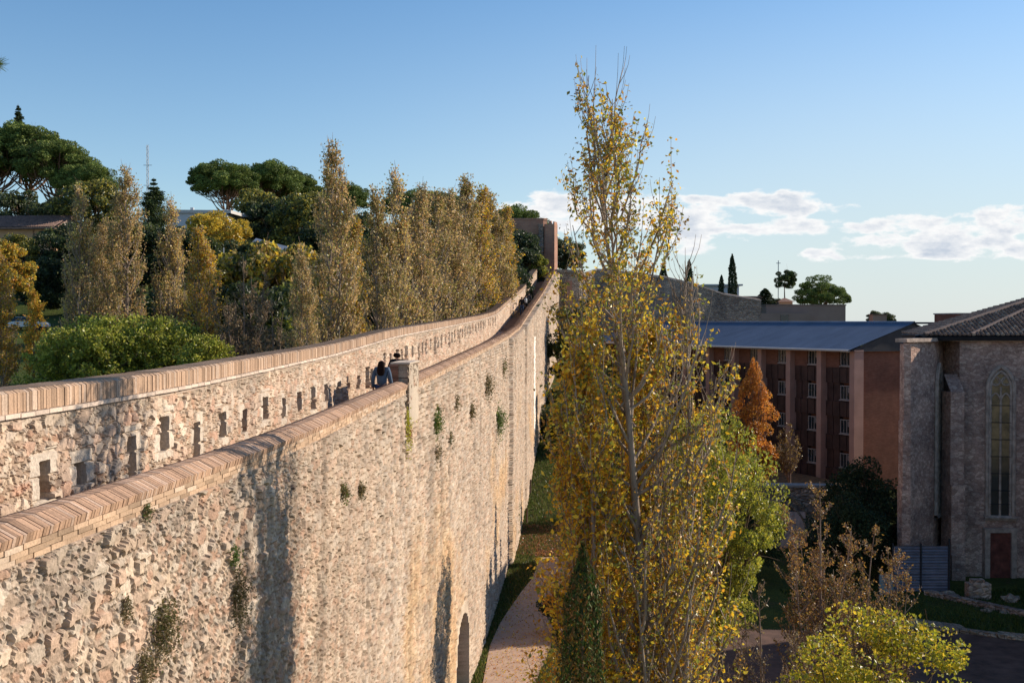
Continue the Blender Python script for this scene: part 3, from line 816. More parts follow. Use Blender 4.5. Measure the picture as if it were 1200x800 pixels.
# green tree against the far end of the wall
fr = crown_tree(9.5, 2, 2.6, 4.4, 60, .9, 16000, .24, P_OLIVE+[(.22, .22, .04)], None, seed=21, trunk_r=.2)
place(fr, 'broadleaf_tree', (5.9, 106, -7.2), 'olive green tree against the far end of the wall, under the brick pilaster', 'tree')
place(fr, 'broadleaf_tree', (5.7, 95, -12), 'dark olive tree on the bank beyond the golden poplars', 'tree', sc=.8, rz=2)
bu = crown_tree(3.0, .5, 1.5, 1.4, 30, .55, 7000, .16, P_DARK+P_OLIVE[:1], None, seed=25, trunk_r=.08)
place(bu, 'evergreen_shrub', (3.4, 98.5, -10.6), 'dark shrub growing in the angle at the far foot of the wall', 'shrub')
# dark bushes in the monastery garden
db = crown_tree(6.0, 1, 2.6, 2.7, 55, .9, 17000, .17, P_DARK, None, seed=31, trunk_r=.18)
place(db, 'evergreen_bush', (22.4, 69, -15), 'large dark evergreen bush in front of the brick end wall', 'shrub', lm=M_NEEDLE)
place(db, 'evergreen_bush', (19.3, 64, -15), 'dark evergreen bush beside the corrugated fence panels', 'shrub', sc=.8, rz=2.2, lm=M_NEEDLE)
place(db, 'evergreen_bush', (14.4, 66, -15), 'dark evergreen bush left of the pointed stone arch', 'shrub', sc=(.62, .62, .82), rz=1.2, lm=M_NEEDLE)
ot = crown_tree(11.2, 1.2, 1.9, 5.2, 80, .62, 17000, .17, P_OR, None, seed=33, trunk_r=.16)
# conical outline for the orange conifer
def cone(meshes, H, k=1.0):
    for me in meshes:
        n = len(me.vertices); co_ = np.empty(n*3, dtype=np.float32); me.vertices.foreach_get('co', co_); co_ = co_.reshape(-1, 3)
        f = np.clip(co_[:, 2]/H, 0, 1); s_ = np.interp(f, [0, .2, .6, 1], [1.15, 1.15, .8*k, .12])
        co_[:, 0] *= s_; co_[:, 1] *= s_; me.vertices.foreach_set('co', co_.ravel()); me.update()
    return meshes
place(cone(ot, 11.2), 'conifer_tree', (18.5, 85, -13.4), 'cone shaped rust orange tree in front of the brick building', 'tree')
ob = twiggy(5.5, 1.6, 1800, 12, [(.3, .2, .05), (.22, .15, .05)], .13, 8)
place(ob, 'bare_shrub', (21.6, 86, -13.2), 'sparse brown shrub between the orange tree and the building bays', 'shrub', bark=M_BARK_TW)

# ---- row of poplars behind the tall parapet
v1 = poplar(13.5, 1.55, 90, 6, 15000, .135, P_BROWN, [3, 3, 3, 2, 2, 2], c0=.04, seed=51, trunk_r=.16, stems=2, sides=4, low=1.0, twig_r=.013)
v2 = poplar(13.5, 1.45, 90, 6, 16500, .135, P_BROWN+[(.30, .22, .06), (.26, .2, .05)], None, c0=.04, seed=52, trunk_r=.16, stems=2, sides=4, low=1.0, twig_r=.013)
v3 = poplar(13.5, 1.5, 90, 6, 11500, .14, P_POP, None, c0=.05, seed=53, trunk_r=.15, stems=3, sides=4, low=1.0, twig_r=.015)
v4 = poplar(13.5, 1.4, 90, 6, 16500, .15, P_GOLD[:4]+P_BROWN[:3], None, c0=.05, seed=54, trunk_r=.14, stems=2, sides=4, low=1.0, twig_r=.013)
ROW = [  # u, top v, distance, base z, mesh, width scale, label
 (382, 176, 48, -5.5, v1, 1.15, 'tallest brownish poplar of the row behind the parapet, with a pale split trunk'),
 (441, 226, 52, -5.6, v2, .95, 'poplar just right of the tallest one in the row behind the parapet'),
 (463, 208, 58, -5.8, v3, 1.1, 'poplar with a thin spire, second tall tip of the row behind the parapet'),
 (352, 300, 44, -5.5, v1, .8, 'short thin brownish poplar at the left foot of the tallest row poplar'),
 (412, 262, 54, -5.5, v4, .85, 'lower olive gold poplar filling the gap right of the tallest row poplar'),
 (492, 224, 64, -5.6, v1, 1.05, 'poplar in the middle of the row behind the parapet, with dark trunk showing'),
 (508, 230, 70, -5.4, v2, 1.1, 'brownish poplar right of the middle of the row behind the parapet'),
 (524, 229, 76, -5.1, v1, 1.05, 'dense brown poplar left of the twin tips in the row behind the parapet'),
 (543, 213, 82, -4.7, v2, 1.0, 'poplar with the left of two twin tips near the far end of the row'),
 (560, 224, 88, -4.2, v4, .95, 'poplar with the right of two twin tips near the far end of the row'),
 (575, 231, 94, -3.7, v2, 1.0, 'last but one poplar toward the tower, olive gold at its foot'),
 (586, 246, 100, -3.2, v4, .75, 'last poplar of the row before the dark trees by the tower'),
]
for (u, v, d, zb, me, wsc, lab) in ROW:
    p = at(u, v, d); h = p[2]-zb
    place(me, 'poplar_tree', (p[0], d, zb), lab, 'tree', 'poplars in a row behind the parapet', sc=(wsc*.95*d/62, wsc*.95*d/62, h/13.4), bark=M_BARK_POP)
LEFTP = [
 (92, 226, 60, -4.8, v3, .95, 'poplar with pale stems behind the left end of the bright green bushes'),
 (118, 262, 64, -4.5, v1, .8, 'shorter slender poplar in the gap between the two tall left poplars'),
 (149, 204, 61, -4.8, v1, 1.0, 'broad brown poplar, tallest of the left group, above the bright green bushes'),
 (196, 240, 63, -4.8, v3, .95, 'thin leaved poplar in front of the white building'),
 (234, 272, 60, -4.8, v4, .95, 'golden brown poplar in front of the yellow tree'),
 (2, 292, 62, -4.8, v4, .9, 'golden poplar cut by the left edge of the picture'),
]
for (u, v, d, zb, me, wsc, lab) in LEFTP:
    p = at(u, v, d); h = p[2]-zb
    place(me, 'poplar_tree', (p[0], d, zb), lab, 'tree', 'poplars of the left group', sc=(wsc*.88, wsc*.88, h/13.4), bark=M_BARK_POP)
# bare trees and shrubs between the groups
tw3 = twiggy(7.5, 2.0, 5200, 18, [(.24, .17, .09), (.3, .2, .1), (.2, .16, .08)], .12, 12)
place(tw3, 'bare_tree', (at(283, 400, 52)[0], 52, -4.6), 'fan shaped bare tree with grey stems behind the parapet', 'tree', bark=M_BARK_TW)
place(tw3, 'bare_tree', (at(322, 400, 47)[0], 47, -5.0), 'smaller bare bush just left of the tallest row poplar', 'tree', rz=2, sc=.8, bark=M_BARK_TW)
ly = poplar(5.6, .75, 50, 5, 5200, .11, P_YEL+P_OR[:1], None, c0=.22, seed=61, trunk_r=.06, stems=1)
place(ly, 'young_tree', (at(40, 400, 61)[0], 61, -3.9), 'young slim yellow orange tree on a thin stem on the lawn', 'tree', sc=(1, 1, .97))

P_BAM = [(.30, .33, .05), (.42, .42, .06), (.20, .25, .04), (.52, .48, .08), (.36, .38, .05)]
hb = poplar(4.1, 1.45, 80, 6, 15000, .13, P_BAM, None, c0=.02, seed=71, trunk_r=.05, stems=4, low=1.0, tops=(.95, .7, .3), twig_r=.006)
hb2 = poplar(3.9, 1.35, 80, 6, 14000, .13, P_BAM+P_OLIVE[:1], None, c0=.02, seed=72, trunk_r=.05, stems=4, low=1.0, tops=(.95, .7, .3), twig_r=.006)
for k, (u, vt, d, sc, lab) in enumerate([
    (72, 392, 49, .95, 'leftmost bright green bush behind the parapet, dark on its left side'),
    (98, 372, 52, 1.1, 'bright green bush below the pale stemmed poplar'),
    (128, 378, 49, 1.0, 'bright green bush under the red car'),
    (160, 372, 52, 1.15, 'bright green bush at the foot of the broad brown poplar'),
    (188, 378, 50, 1.0, 'bright green bush in front of the thin leaved poplar'),
    (212, 380, 52, 1.0, 'bright green bush left of the golden brown poplar'),
    (238, 398, 48, .8, 'rightmost and lowest of the bright green bushes')]):
    p = at(u, vt, d); zb = p[2]-3.9*sc
    place((hb, hb2)[k % 2], 'leafy_bush', (p[0], d, zb), lab, 'bush', 'bright green bushes behind the parapet', sc=sc)
# shrub mass right of them
for k, (u, vt, d, sc, pal_i, lab) in enumerate([
    (315, 298, 78, 1.9, 0, 'wide orange yellow shrub below the blue grey roof'),
    (345, 300, 84, 1.8, 0, 'orange yellow shrub right below the end of the blue grey roof'),
    (325, 338, 66, 1.7, 1, 'rounded green shrub with yellow edges behind the bare tree'),
    (268, 320, 80, 1.8, 0, 'brown orange shrub behind the bare fan shaped tree'),
    (292, 345, 64, 1.5, 2, 'dark shrub behind the fan shaped bare tree'),
    (255, 360, 66, 1.6, 2, 'dark shrub right of the golden brown poplar')]):
    if k == 0:
        sA = crown_tree(4.4, .6, 2.0, 2.1, 50, .55, 12000, .2, P_YEL+P_OLIVE[:3]+P_BROWN[:2], None, seed=81, trunk_r=.09)
        sB = crown_tree(4.4, .6, 2.0, 2.1, 50, .55, 12000, .19, P_LIME+P_OLIVE, None, seed=82, trunk_r=.09)
        sC = crown_tree(4.4, .6, 2.0, 2.1, 50, .6, 10000, .2, P_DARK+P_OLIVE[:2], None, seed=83, trunk_r=.09)
    p = at(u, vt, d); place((sA, sB, sC)[pal_i], 'leafy_shrub', (p[0], d, p[2]-4.2*sc*1.1), lab, 'shrub', sc=(sc, sc, sc*1.1))

# yellow mulberry in front of the white house, other hill trees
def hill(me, name, u, vt, d, H, lab, sc=1.0, rz=None, cat='tree', group=None, lm=M_LEAF, bark=M_BARK, wx=None):
    p = at(u, vt, d); s_ = sc
    zb = p[2]-H*s_
    return place(me, name, (p[0], d, zb), lab, cat, group, rz=rz, sc=(s_*(wx or 1), s_*(wx or 1), s_), lm=lm, bark=bark)
ye = crown_tree(9, 2.5, 5.2, 3.4, 60, 1.25, 13000, .42, P_YEL+[(.5, .36, .05)], None, seed=91, trunk_r=.25)
hill(ye, 'mulberry_tree', 258, 252, 150, 9, 'round bright yellow tree in front of the white building', .82)
gt_ = crown_tree(9, 1.5, 4.6, 4.4, 70, 1.3, 14000, .42, P_DARK+P_OLIVE[:2], None, seed=92, trunk_r=.3)
go_ = crown_tree(9, 1.5, 4.6, 4.4, 70, 1.3, 14000, .42, P_OLIVE+P_YEL[2:], None, seed=93, trunk_r=.3)
gy_ = crown_tree(9, 1.5, 4.6, 4.4, 70, 1.2, 14000, .38, P_YEL+P_OLIVE[1:3]+P_OR[:1], None, seed=94, trunk_r=.3)
sp1 = crown_tree(17, 8.5, 7.2, 5.0, 120, 1.35, 36000, .42, P_PINE, None, flat=True, seed=95, trunk_r=.42, ratio=.4)
sp2 = crown_tree(15, 7.0, 5.8, 4.8, 100, 1.25, 30000, .40, P_PINE+[(.09, .12, .03)], None, flat=True, seed=96, trunk_r=.4, ratio=.4)
PN = dict(lm=M_NEEDLE, bark=M_BARK_PINE)
G1 = 'stone pines on the hill at the left'
for a in [
  (sp1, 'stone_pine', 30, 146, 232, 17, 'tall stone pine forming the top of the dark pine group at the upper left', 1.35, .3),
  (sp2, 'stone_pine', 62, 166, 226, 15, 'stone pine on the right shoulder of the upper left pine group', 1.35, 1.9),
  (sp2, 'stone_pine', -6, 152, 228, 15, 'stone pine cut by the left edge of the picture', 1.5, 4.0),
  (sp1, 'stone_pine', 100, 192, 222, 17, 'lower darker pine sloping down right from the upper left pine group', .85, 2.9)]:
    hill(a[0], a[1], a[2], a[3], a[4], a[5], a[6], a[7], a[8], group=G1, **PN)
G2 = 'stone pines on the skyline behind the poplars'
for a in [
  (sp1, 262, 191, 240, 17, 'broad umbrella stone pine right behind the white building', 1.08, .9),
  (sp1, 312, 190, 252, 17, 'umbrella stone pine touching the broad one behind the white building', 1.12, 2.6),
  (sp2, 346, 200, 262, 15, 'stone pine left of the tallest row poplar', 1.15, 5.2),
  (sp2, 405, 215, 262, 15, 'stone pine showing right behind the tallest row poplar', 1.0, 1.2),
  (sp1, 482, 222, 250, 17, 'stone pine peeping between poplar tips in the middle of the row', 1.0, 3.9),
  (sp2, 520, 226, 250, 15, 'stone pine peeping above the row, left of its twin tips', 1.0, .2),
  (sp1, 600, 243, 205, 17, 'stone pine crown rising just behind the brick top of the tower', .92, 2.1)]:
    hill(a[0], 'stone_pine', a[1], a[2], a[3], a[4], a[5], a[6], a[7], group=G2, **PN)
for a in [
  (gt_, 30, 224, 205, 'dark rounded evergreen under the upper left pine group', 1.2),
  (gt_, 62, 232, 200, 'dark rounded evergreen above the tiled roof of the low house', 1.0),
  (go_, 108, 212, 190, 'olive and brown tree left of the broad brown poplar', 1.3),
  (gt_, 80, 262, 165, 'dark tree at the right end of the low house', 1.1),
  (gt_, 50, 302, 150, 'dark tree in front of the low house above the parked white car', .8),
  (go_, 22, 275, 160, 'small dark leafy tree against the wall of the low house', .6),
  (gt_, 205, 266, 170, 'dark tree below the left side of the white building', .9),
  (gt_, 232, 272, 142, 'dark tree under the yellow tree', .8),
  (go_, 298, 222, 190, 'green brown tree in front of the umbrella pines', .95),
  (gt_, 330, 232, 185, 'dark green tree above the blue grey roof', 1.3),
  (go_, 360, 226, 180, 'tree with yellowing top behind the tallest row poplar', 1.2),
  (gt_, 425, 250, 170, 'dark green tree seen between the poplars right of the tallest one', 1.3),
  (gy_, 2, 284, 110, 'golden leaved tree at the left edge in front of the low house', .6),
  (gt_, 275, 282, 135, 'dark tree beside the street lamp', .8),
  (gt_, 470, 262, 150, 'dark tree showing through the middle of the poplar row', 1.2),
  (gt_, 135, 262, 150, 'dark tree showing between the two tallest left poplars', 1.2),
  (gt_, 175, 262, 150, 'dark tree showing right of the broad brown poplar', 1.1),
  (gt_, 525, 250, 140, 'dark tree behind the far half of the poplar row', 1.2),
  (gt_, 385, 262, 140, 'dark tree behind the foot of the tallest row poplar', 1.3)]:
    hill(a[0], 'leafy_tree', a[1], a[2], a[3], 9, a[4], a[5], cat='tree')
for u, v, d, lab in ((200, 330, 112, 'dark hedge block behind the thin leaved poplar'), (110, 318, 168, 'dark hedge behind the pale stemmed poplar'), (300, 318, 112, 'dark hedge under the blue grey roof'),
                     (160, 318, 172, 'dark hedge behind the broad brown poplar'), (440, 300, 105, 'dark undergrowth behind the poplar row near its middle'), (500, 300, 115, 'dark undergrowth behind the poplar row past its middle'), (400, 310, 100, 'dark undergrowth behind the tallest row poplar'), (250, 330, 105, 'dark undergrowth behind the golden brown poplar')):
    hill(gt_, 'evergreen_hedge', u, v, d, 9, lab, 1.05, cat='hedge', wx=1.25)
# dark trees left of the tower
dk = crown_tree(13, 1, 3.6, 6.3, 90, 1.1, 24000, .3, P_DARK, None, seed=101, trunk_r=.3)
for a in [(598, 268, 124, 'tall dark evergreen leaning against the shaded left side of the tower', 1.0), (578, 275, 118, 'dark evergreen between the poplar row and the tower', 1.0),
          (612, 290, 121, 'dark evergreen bush right at the foot of the tower', .62), (588, 305, 108, 'dark evergreen mass behind the climbing parapet', .8), (568, 318, 100, 'lowest dark evergreen behind the climbing parapet', .65)]:
    hill(dk, 'dark_evergreen', a[0], a[1], a[2], 13, a[3], a[4], cat='tree')
lg = crown_tree(2.4, .3, 1.0, 1.1, 26, .4, 4200, .17, P_LIME, None, seed=102, trunk_r=.05)
p = at(631, 300, 121); place(lg, 'climbing_shrub', (p[0], 121, p[2]-2.5), 'light green shrub at the upper end of the tall parapet, before the tower', 'shrub', sc=(1, 1, 1.1))
# cedar with flat tiers and spiky conifer
def tiers(H, Rr, nt_, n, lsize, pal, seed):
    r_ = np.random.default_rng(seed); W = MB(); W.tube([(0, 0, 0), (.1, 0, H*.5), (0, 0, H)], [.3, .18, .03], 7); P = []
    for k in range(nt_):
        f = .2+.78*(k+.6*r_.random())/nt_; rr = Rr*(1.02-f)**.9*r_.uniform(.6, 1.1)
        for b_ in range(9):
            a = r_.random()*6.28; L = rr*r_.uniform(.6, 1.05)
            e = np.array([math.cos(a)*L, math.sin(a)*L, f*H+L*.12]); W.tube([(0, 0, f*H), e*.5+np.array([0, 0, f*H*.5+.1]), e], [.06, .04, .015], 4)
            q = r_.random((n//(nt_*9), 1))**.6; P.append(np.array([0, 0, f*H])*(1-q)+e*q+r_.normal(size=(len(q), 3))*np.array([.35, .35, .18])*(rr+.15)*.45)
    V, Q, C = leaves(np.concatenate(P), lsize, pal, None, .4)
    return W.mesh('trunk', True), mesh_q('leaves', V, Q, C)
cd = tiers(13, 5.5, 16, 16000, .36, P_DARK+P_PINE[:1], 4)
hill(cd, 'cedar_tree', 180, 208, 200, 13, 'dark cedar with flat tiers under the radio mast', 1.0, cat='tree', lm=M_NEEDLE)
sk = tiers(16, 3.4, 34, 9000, .36, P_DARK, 7)
hill(sk, 'spruce_tree', 23, 122, 245, 16, 'spiky dark conifer tip poking above the upper left pines', 1.1, cat='tree', lm=M_NEEDLE)
# pine at the left margin: one tip reaches into the picture
def marginpine():
    W = MB(); t = np.linspace(0, 1, 8)
    base = np.array([-9.2, 11.2, -5.2]); top = np.array([-8.1, 11.8, 4.2])
    W.tube(curve(base, top, (.2, 0, 0), 8), np.linspace(.2, .06, 8), 8)
    P = []; D_ = []
    for e in ((-5.53, 12, 2.78), (-7.4, 12.6, 4.6), (-8.9, 11.0, 4.9), (-6.9, 11.2, 3.6), (-7.0, 13.0, 3.0)):
        e = np.array(e); b0 = np.array([-8.3, 11.7, 2.2]); W.tube(curve(b0, e, (0, 0, -.15), 8), np.linspace(.05, .012, 8), 5)
        for k in range(1100):
            q = random.random()**.8; c = e*q+(b0*.4+e*.6)*(1-q); P.append(c); D_.append(e-b0)
    P = np.array(P); D_ = np.array(D_); D_ /= np.linalg.norm(D_, axis=1)[:, None]
    v = rng.normal(size=P.shape)*.75+D_*.8; v /= np.linalg.norm(v, axis=1)[:, None]
    L = .13*(.6+.5*rng.random((len(P), 1))); sd = np.cross(v, rng.normal(size=P.shape)); sd /= np.linalg.norm(sd, axis=1)[:, None]; sd *= .0035
    V = np.stack([P-sd, P+sd, P+v*L+sd*.4, P+v*L-sd*.4], 1).reshape(-1, 3)
    C = np.repeat(np.array(P_PINE+[(.10, .15, .05)])[rng.integers(0, 5, len(P))], 4, 0)
    t_ = empty('pine_tree', (0, 0, 0)); W.build('trunk', M_BARK_PINE, t_, True); link('crown', mesh_q('crown', V, np.arange(len(V)).reshape(-1, 4), C), M_NEEDLE, t_)
    tag(t_, 'pine whose needled branch tip enters at the upper left edge of the picture', 'tree')
marginpine()

# ---- skyline on the right
rc = column_tree(12, .95, 4200, .4, P_DARK, seed=8)
for (u, vt, d, H, lab, w_) in [(859, 298, 190, 9.2, 'tall slightly bent cypress spike on the right skyline', 1), (809, 304, 185, 7, 'thin cypress spike seen through the bare poplar twigs', .8), (778, 309, 180, 6, 'thin cypress spike seen through the golden poplar crown', .9), (897, 338, 200, 4.5, 'small dark conifer left of the pines above the flat roofed building', 2.0), (845, 322, 190, 3.5, 'tiny cypress tip next to the bent cypress', .6)]:
    p = at(u, vt, d); place(rc, 'cypress_tree', (p[0], d, p[2]-H), lab, 'tree', sc=(w_*.8, w_*.8, H/12), lm=M_NEEDLE)
sm = crown_tree(7, 4.5, 1.9, 1.7, 26, .62, 7000, .3, P_DARK+P_PINE[:2], None, seed=111, trunk_r=.16, ratio=.45)
p = at(920, 318, 205); place(sm, 'pine_tree', (p[0], 205, p[2]-6.6), 'small round topped pine with a bare stem left of the wide pine', 'tree', lm=M_NEEDLE, bark=M_BARK_PINE)
wp = crown_tree(7.5, 2.2, 5.1, 4.0, 80, .95, 26000, .3, P_PINE, None, flat=True, seed=112, trunk_r=.3, ratio=.45)
p = at(963, 325, 208); place(wp, 'stone_pine', (p[0], 208, p[2]-7.6), 'wide flat topped pine above the flat roofed building', 'tree', sc=(1, 1, 1.02), lm=M_NEEDLE, bark=M_BARK_PINE)
for (u, vt, d, sc, lab) in [(1024, 364, 200, .33, 'small shrub on the skyline right of the flat roofed building'), (1040, 366, 200, .3, 'shrub on the skyline beside the brick chimney block'), (880, 358, 196, .34, 'bush on top of the far wall'), (912, 350, 202, .42, 'bush below the small round topped pine'), (846, 343, 190, .34, 'bush beside the bent cypress')]:
    hill(gt_, 'skyline_bush', u, vt, d, 9, lab, sc, cat='bush')
hill(gt_, 'leafy_tree', 664, 278, 150, 9, 'green tree just right of the slim brick turret', .5, cat='tree')

# ---- weeds growing out of the wall
def weed(u, v, size, pal, lab, n=500, hang=.3, ls=.05, d=None):
    # find where the wall face stands under this pixel
    ds = np.linspace(8.8, 126, 6000); X = fX(ds); uu = 600+1300*X/ds; k = int(np.argmin(abs(uu-u))); dd = ds[k]
    p = at(u, v, dd); nx, ny = nrm(dd); r_ = np.random.default_rng(int(u*7+v))
    P = r_.normal(size=(n, 3))*np.array([.3, .42, .42])*size
    P[:, 0] = abs(P[:, 0])+.02; P[:, 2] -= hang*size*abs(r_.normal(size=n))
    V, Q, C = leaves(P, ls, pal, None, .5)
    W = MB()
    for q in range(14):
        e = P[r_.integers(0, n)]; W.tube(curve((0, 0, 0), e, (0, 0, .1*size), 4), [.008, .006, .005, .003], 3)
    t = empty('wall_plant', (p[0]+float(nx)*.03, dd, p[2])); W.build('stem', M_BARK_TW, t); link('foliage', mesh_q('foliage', V, Q, C), M_LEAF, t)
    tag(t, lab, 'plant')
P_DRY = [(.20, .15, .07), (.15, .13, .05), (.26, .2, .1), (.10, .09, .03)]
P_GRN = [(.10, .17, .03), (.07, .12, .02), (.15, .2, .04)]
weed(181, 722, .30, P_DRY+[(.1, .12, .03)], 'dry brown tuft hanging from the lower left of the retaining wall', 1500, .5, .035)
weed(160, 775, .22, P_DRY, 'dry brown tuft below another one, near the bottom edge of the picture', 700, .5, .035)
weed(140, 708, .12, P_DRY, 'small dry tuft left of the large dry brown tuft', 250, .4, .03)
weed(267, 650, .14, P_GRN, 'small fresh green plant above the hanging dark tuft on the wall', 420, .1, .035)
weed(272, 682, .26, [(.06, .055, .02), (.09, .08, .03), (.12, .10, .05)], 'dark tuft hanging under a fresh green plant at the edge of the tree shadow', 1200, 1.0, .035)
weed(165, 597, .1, P_GRN+P_DRY, 'small weed just under the brick courses of the near coping', 220, .3, .03)
weed(507, 492, .42, P_GRN+[(.22, .22, .05)], 'green bush on the wall, left one of two green bushes', 900, .3, .07)
weed(581, 487, .72, P_GRN, 'upright green bush on the wall, right one of two green bushes', 1000, .5, .10)
weed(474, 484, .22, [(.5, .48, .04), (.42, .4, .05)], 'yellow green strip of leaves under the pier', 420, 2.2, .06)
weed(476, 505, .2, [(.45, .22, .05), (.3, .16, .06)], 'orange tuft below the yellow leaves under the pier', 220, .4, .06)
weed(568, 447, .6, P_DRY, 'brown dry bush on the upper wall between the green bushes', 500, .5, .1)
weed(550, 478, .35, P_DRY, 'small dry tuft left of the upright green bush', 260, .5, .09)
weed(532, 466, .3, P_DRY, 'small dry tuft between the two green bushes, higher one', 200, .8, .08)
weed(510, 478, .22, P_DRY, 'little dark tuft above the left green bush', 160, .4, .07)
weed(524, 510, .3, P_DRY+P_GRN[:1], 'dry tuft right below the left green bush', 260, .5, .07)
weed(508, 525, .35, P_DRY, 'dry tuft straight below the left green bush', 260, .5, .07)
weed(397, 574, .2, P_DRY+P_GRN[:1], 'dry tuft in the middle of the retaining wall', 340, .3, .05)
weed(418, 572, .2, P_DRY, 'second dry tuft in the middle of the retaining wall', 300, .3, .05)
weed(588, 427, .5, P_DRY+P_GRN[:1], 'dry tuft under the coping right of the brown dry bush', 260, .5, .1)
weed(603, 590, .42, P_GRN+[(.06, .10, .02)], 'strip of green ivy climbing the corner above the leaf covered ground', 900, 3.2, .1)

# ------------------------------------------------------------------ tower and bastion at the end of the wall
M_BRICK = brick_mat('tower_brick', (.34, .17, .12), (.42, .23, .16), (.38, .29, .22))
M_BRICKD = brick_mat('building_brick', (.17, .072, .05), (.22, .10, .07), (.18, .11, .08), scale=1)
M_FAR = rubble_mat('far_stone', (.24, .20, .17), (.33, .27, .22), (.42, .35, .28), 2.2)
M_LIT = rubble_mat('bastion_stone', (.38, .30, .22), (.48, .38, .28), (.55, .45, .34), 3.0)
M_SLATE = plain('grey_cap', (.30, .28, .26), .9, .2, 2, .02)
tw_ = empty('brick_tower', (0, 128, -2)); tag(tw_, 'square tower of grey stone with a brick top at the far end of the walkway', 'tower')
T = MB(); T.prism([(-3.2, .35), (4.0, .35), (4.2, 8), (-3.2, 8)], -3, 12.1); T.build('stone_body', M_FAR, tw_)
T = MB(); T.prism([(-3.25, .3), (3.6, .3), (4.05, .75), (4.25, 8.05), (-3.25, 8.05)], 12.1, 13.75); T.build('brick_top', M_BRICK, tw_)
T = MB(); T.prism([(-3.3, .25), (3.65, .25), (4.1, .7), (4.3, 8.1), (-3.3, 8.1)], 13.75, 13.95); T.build('top_course', M_BRICK, tw_)
T = MB(); T.box(3.05, 3.6, -.6, .34, 4.5, 13.2); T.build('corner_strip', M_FAR, tw_)
tt = empty('brick_turret', (0, 127.6, -2)); tag(tt, 'slim tall brick turret, sunlit on its right side, attached to the tower', 'turret')
T = MB(); T.prism([(3.7, -.05), (4.85, -.65), (5.25, .5), (5.1, 1.3), (4.2, 1.4)], 2, 13.2); T.build('shaft', M_BRICK, tt)
T = MB(); T.prism([(4.2, -.3), (4.5, -.45), (4.6, .1), (4.25, .2)], 13.2, 13.55); T.prism([(4.7, -.5), (4.85, -.6), (5.2, .4), (4.8, .6)], 13.2, 13.45); T.build('broken_top', M_BRICK, tt)
bt = empty('bastion_wall', (0, 0, 0)); tag(bt, 'short lit wall with a brick pilaster right below the slim turret', 'wall')
T = MB(); T.prism([(5.0, 125.0), (7.6, 126.2), (7.6, 129), (5.0, 129)], -8, 5.55); T.build('stone_face', M_LIT, bt)
T = MB(); T.prism([(4.9, 124.8), (7.75, 126.0), (7.75, 129.1), (4.9, 129.1)], 5.55, 5.9); T.build('capping', M_LIT, bt)
T = MB(); T.box(6.15, 6.75, 124.7, 125.5, -8, 4.6); T.build('brick_pilaster', M_BRICK, bt)
T = MB(); T.box(5.55, 5.75, 124.9, 125.3, 3.0, 4.4); T.build('niche_shade', plain('void_shade', (.02, .02, .02)), bt)  # solid near-black block, the shade of a recess put into its colour
# far city wall running to the right
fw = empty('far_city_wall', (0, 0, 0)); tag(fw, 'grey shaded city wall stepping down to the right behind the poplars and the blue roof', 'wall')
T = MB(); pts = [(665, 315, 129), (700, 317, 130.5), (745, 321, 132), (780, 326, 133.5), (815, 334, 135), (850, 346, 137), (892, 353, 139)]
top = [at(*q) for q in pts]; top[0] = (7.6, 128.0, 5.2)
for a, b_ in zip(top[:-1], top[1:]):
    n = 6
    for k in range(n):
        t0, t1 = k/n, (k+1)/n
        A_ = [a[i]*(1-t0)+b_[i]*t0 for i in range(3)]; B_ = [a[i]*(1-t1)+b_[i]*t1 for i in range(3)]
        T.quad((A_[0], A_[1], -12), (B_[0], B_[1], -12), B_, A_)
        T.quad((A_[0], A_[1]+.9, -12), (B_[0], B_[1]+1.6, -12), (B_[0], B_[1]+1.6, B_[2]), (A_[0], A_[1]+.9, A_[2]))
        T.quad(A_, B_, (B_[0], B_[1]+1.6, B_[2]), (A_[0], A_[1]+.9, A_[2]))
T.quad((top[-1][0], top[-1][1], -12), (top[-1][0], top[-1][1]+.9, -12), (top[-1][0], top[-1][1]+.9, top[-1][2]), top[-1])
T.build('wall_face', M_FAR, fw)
T = MB()
for a, b_ in zip(top[:-1], top[1:]): T.add([(a[0], a[1]-.1, a[2]), (b_[0], b_[1]-.1, b_[2]), (b_[0], b_[1]-.1, b_[2]+.2), (a[0], a[1]-.1, a[2]+.2), (b_[0], b_[1]+1, b_[2]+.3), (a[0], a[1]+1, a[2]+.3)], [(0, 1, 2, 3), (3, 2, 4, 5)])
T.build('capping', plain('far_cap', (.42, .33, .27), .9), fw)

# ------------------------------------------------------------------ houses
def house(name, lab, loc, rz, cat='house'):
    t = empty(name, loc, rz); return tag(t, lab, cat)
M_WHITE = plain('white_render', (.55, .56, .58), .8, .08, .3); M_OCHRE = plain('ochre_render', (.52, .32, .19), .9, .12, .4)
M_ROOFT = plain('old_tiles', (.23, .15, .12), .9, .4, 2, .05); M_GLASS = plain('dark_glass', (.02, .025, .03), .1, .3, .5, 0, 0, .6)
M_PINKR = plain('brown_render', (.30, .20, .16), .9, .15, .3); M_BLUER = plain('bluish_sheet', (.12, .15, .20), .5, .15, .5)
M_FRAME = plain('pale_frame', (.52, .50, .47), .6, .06, 1)
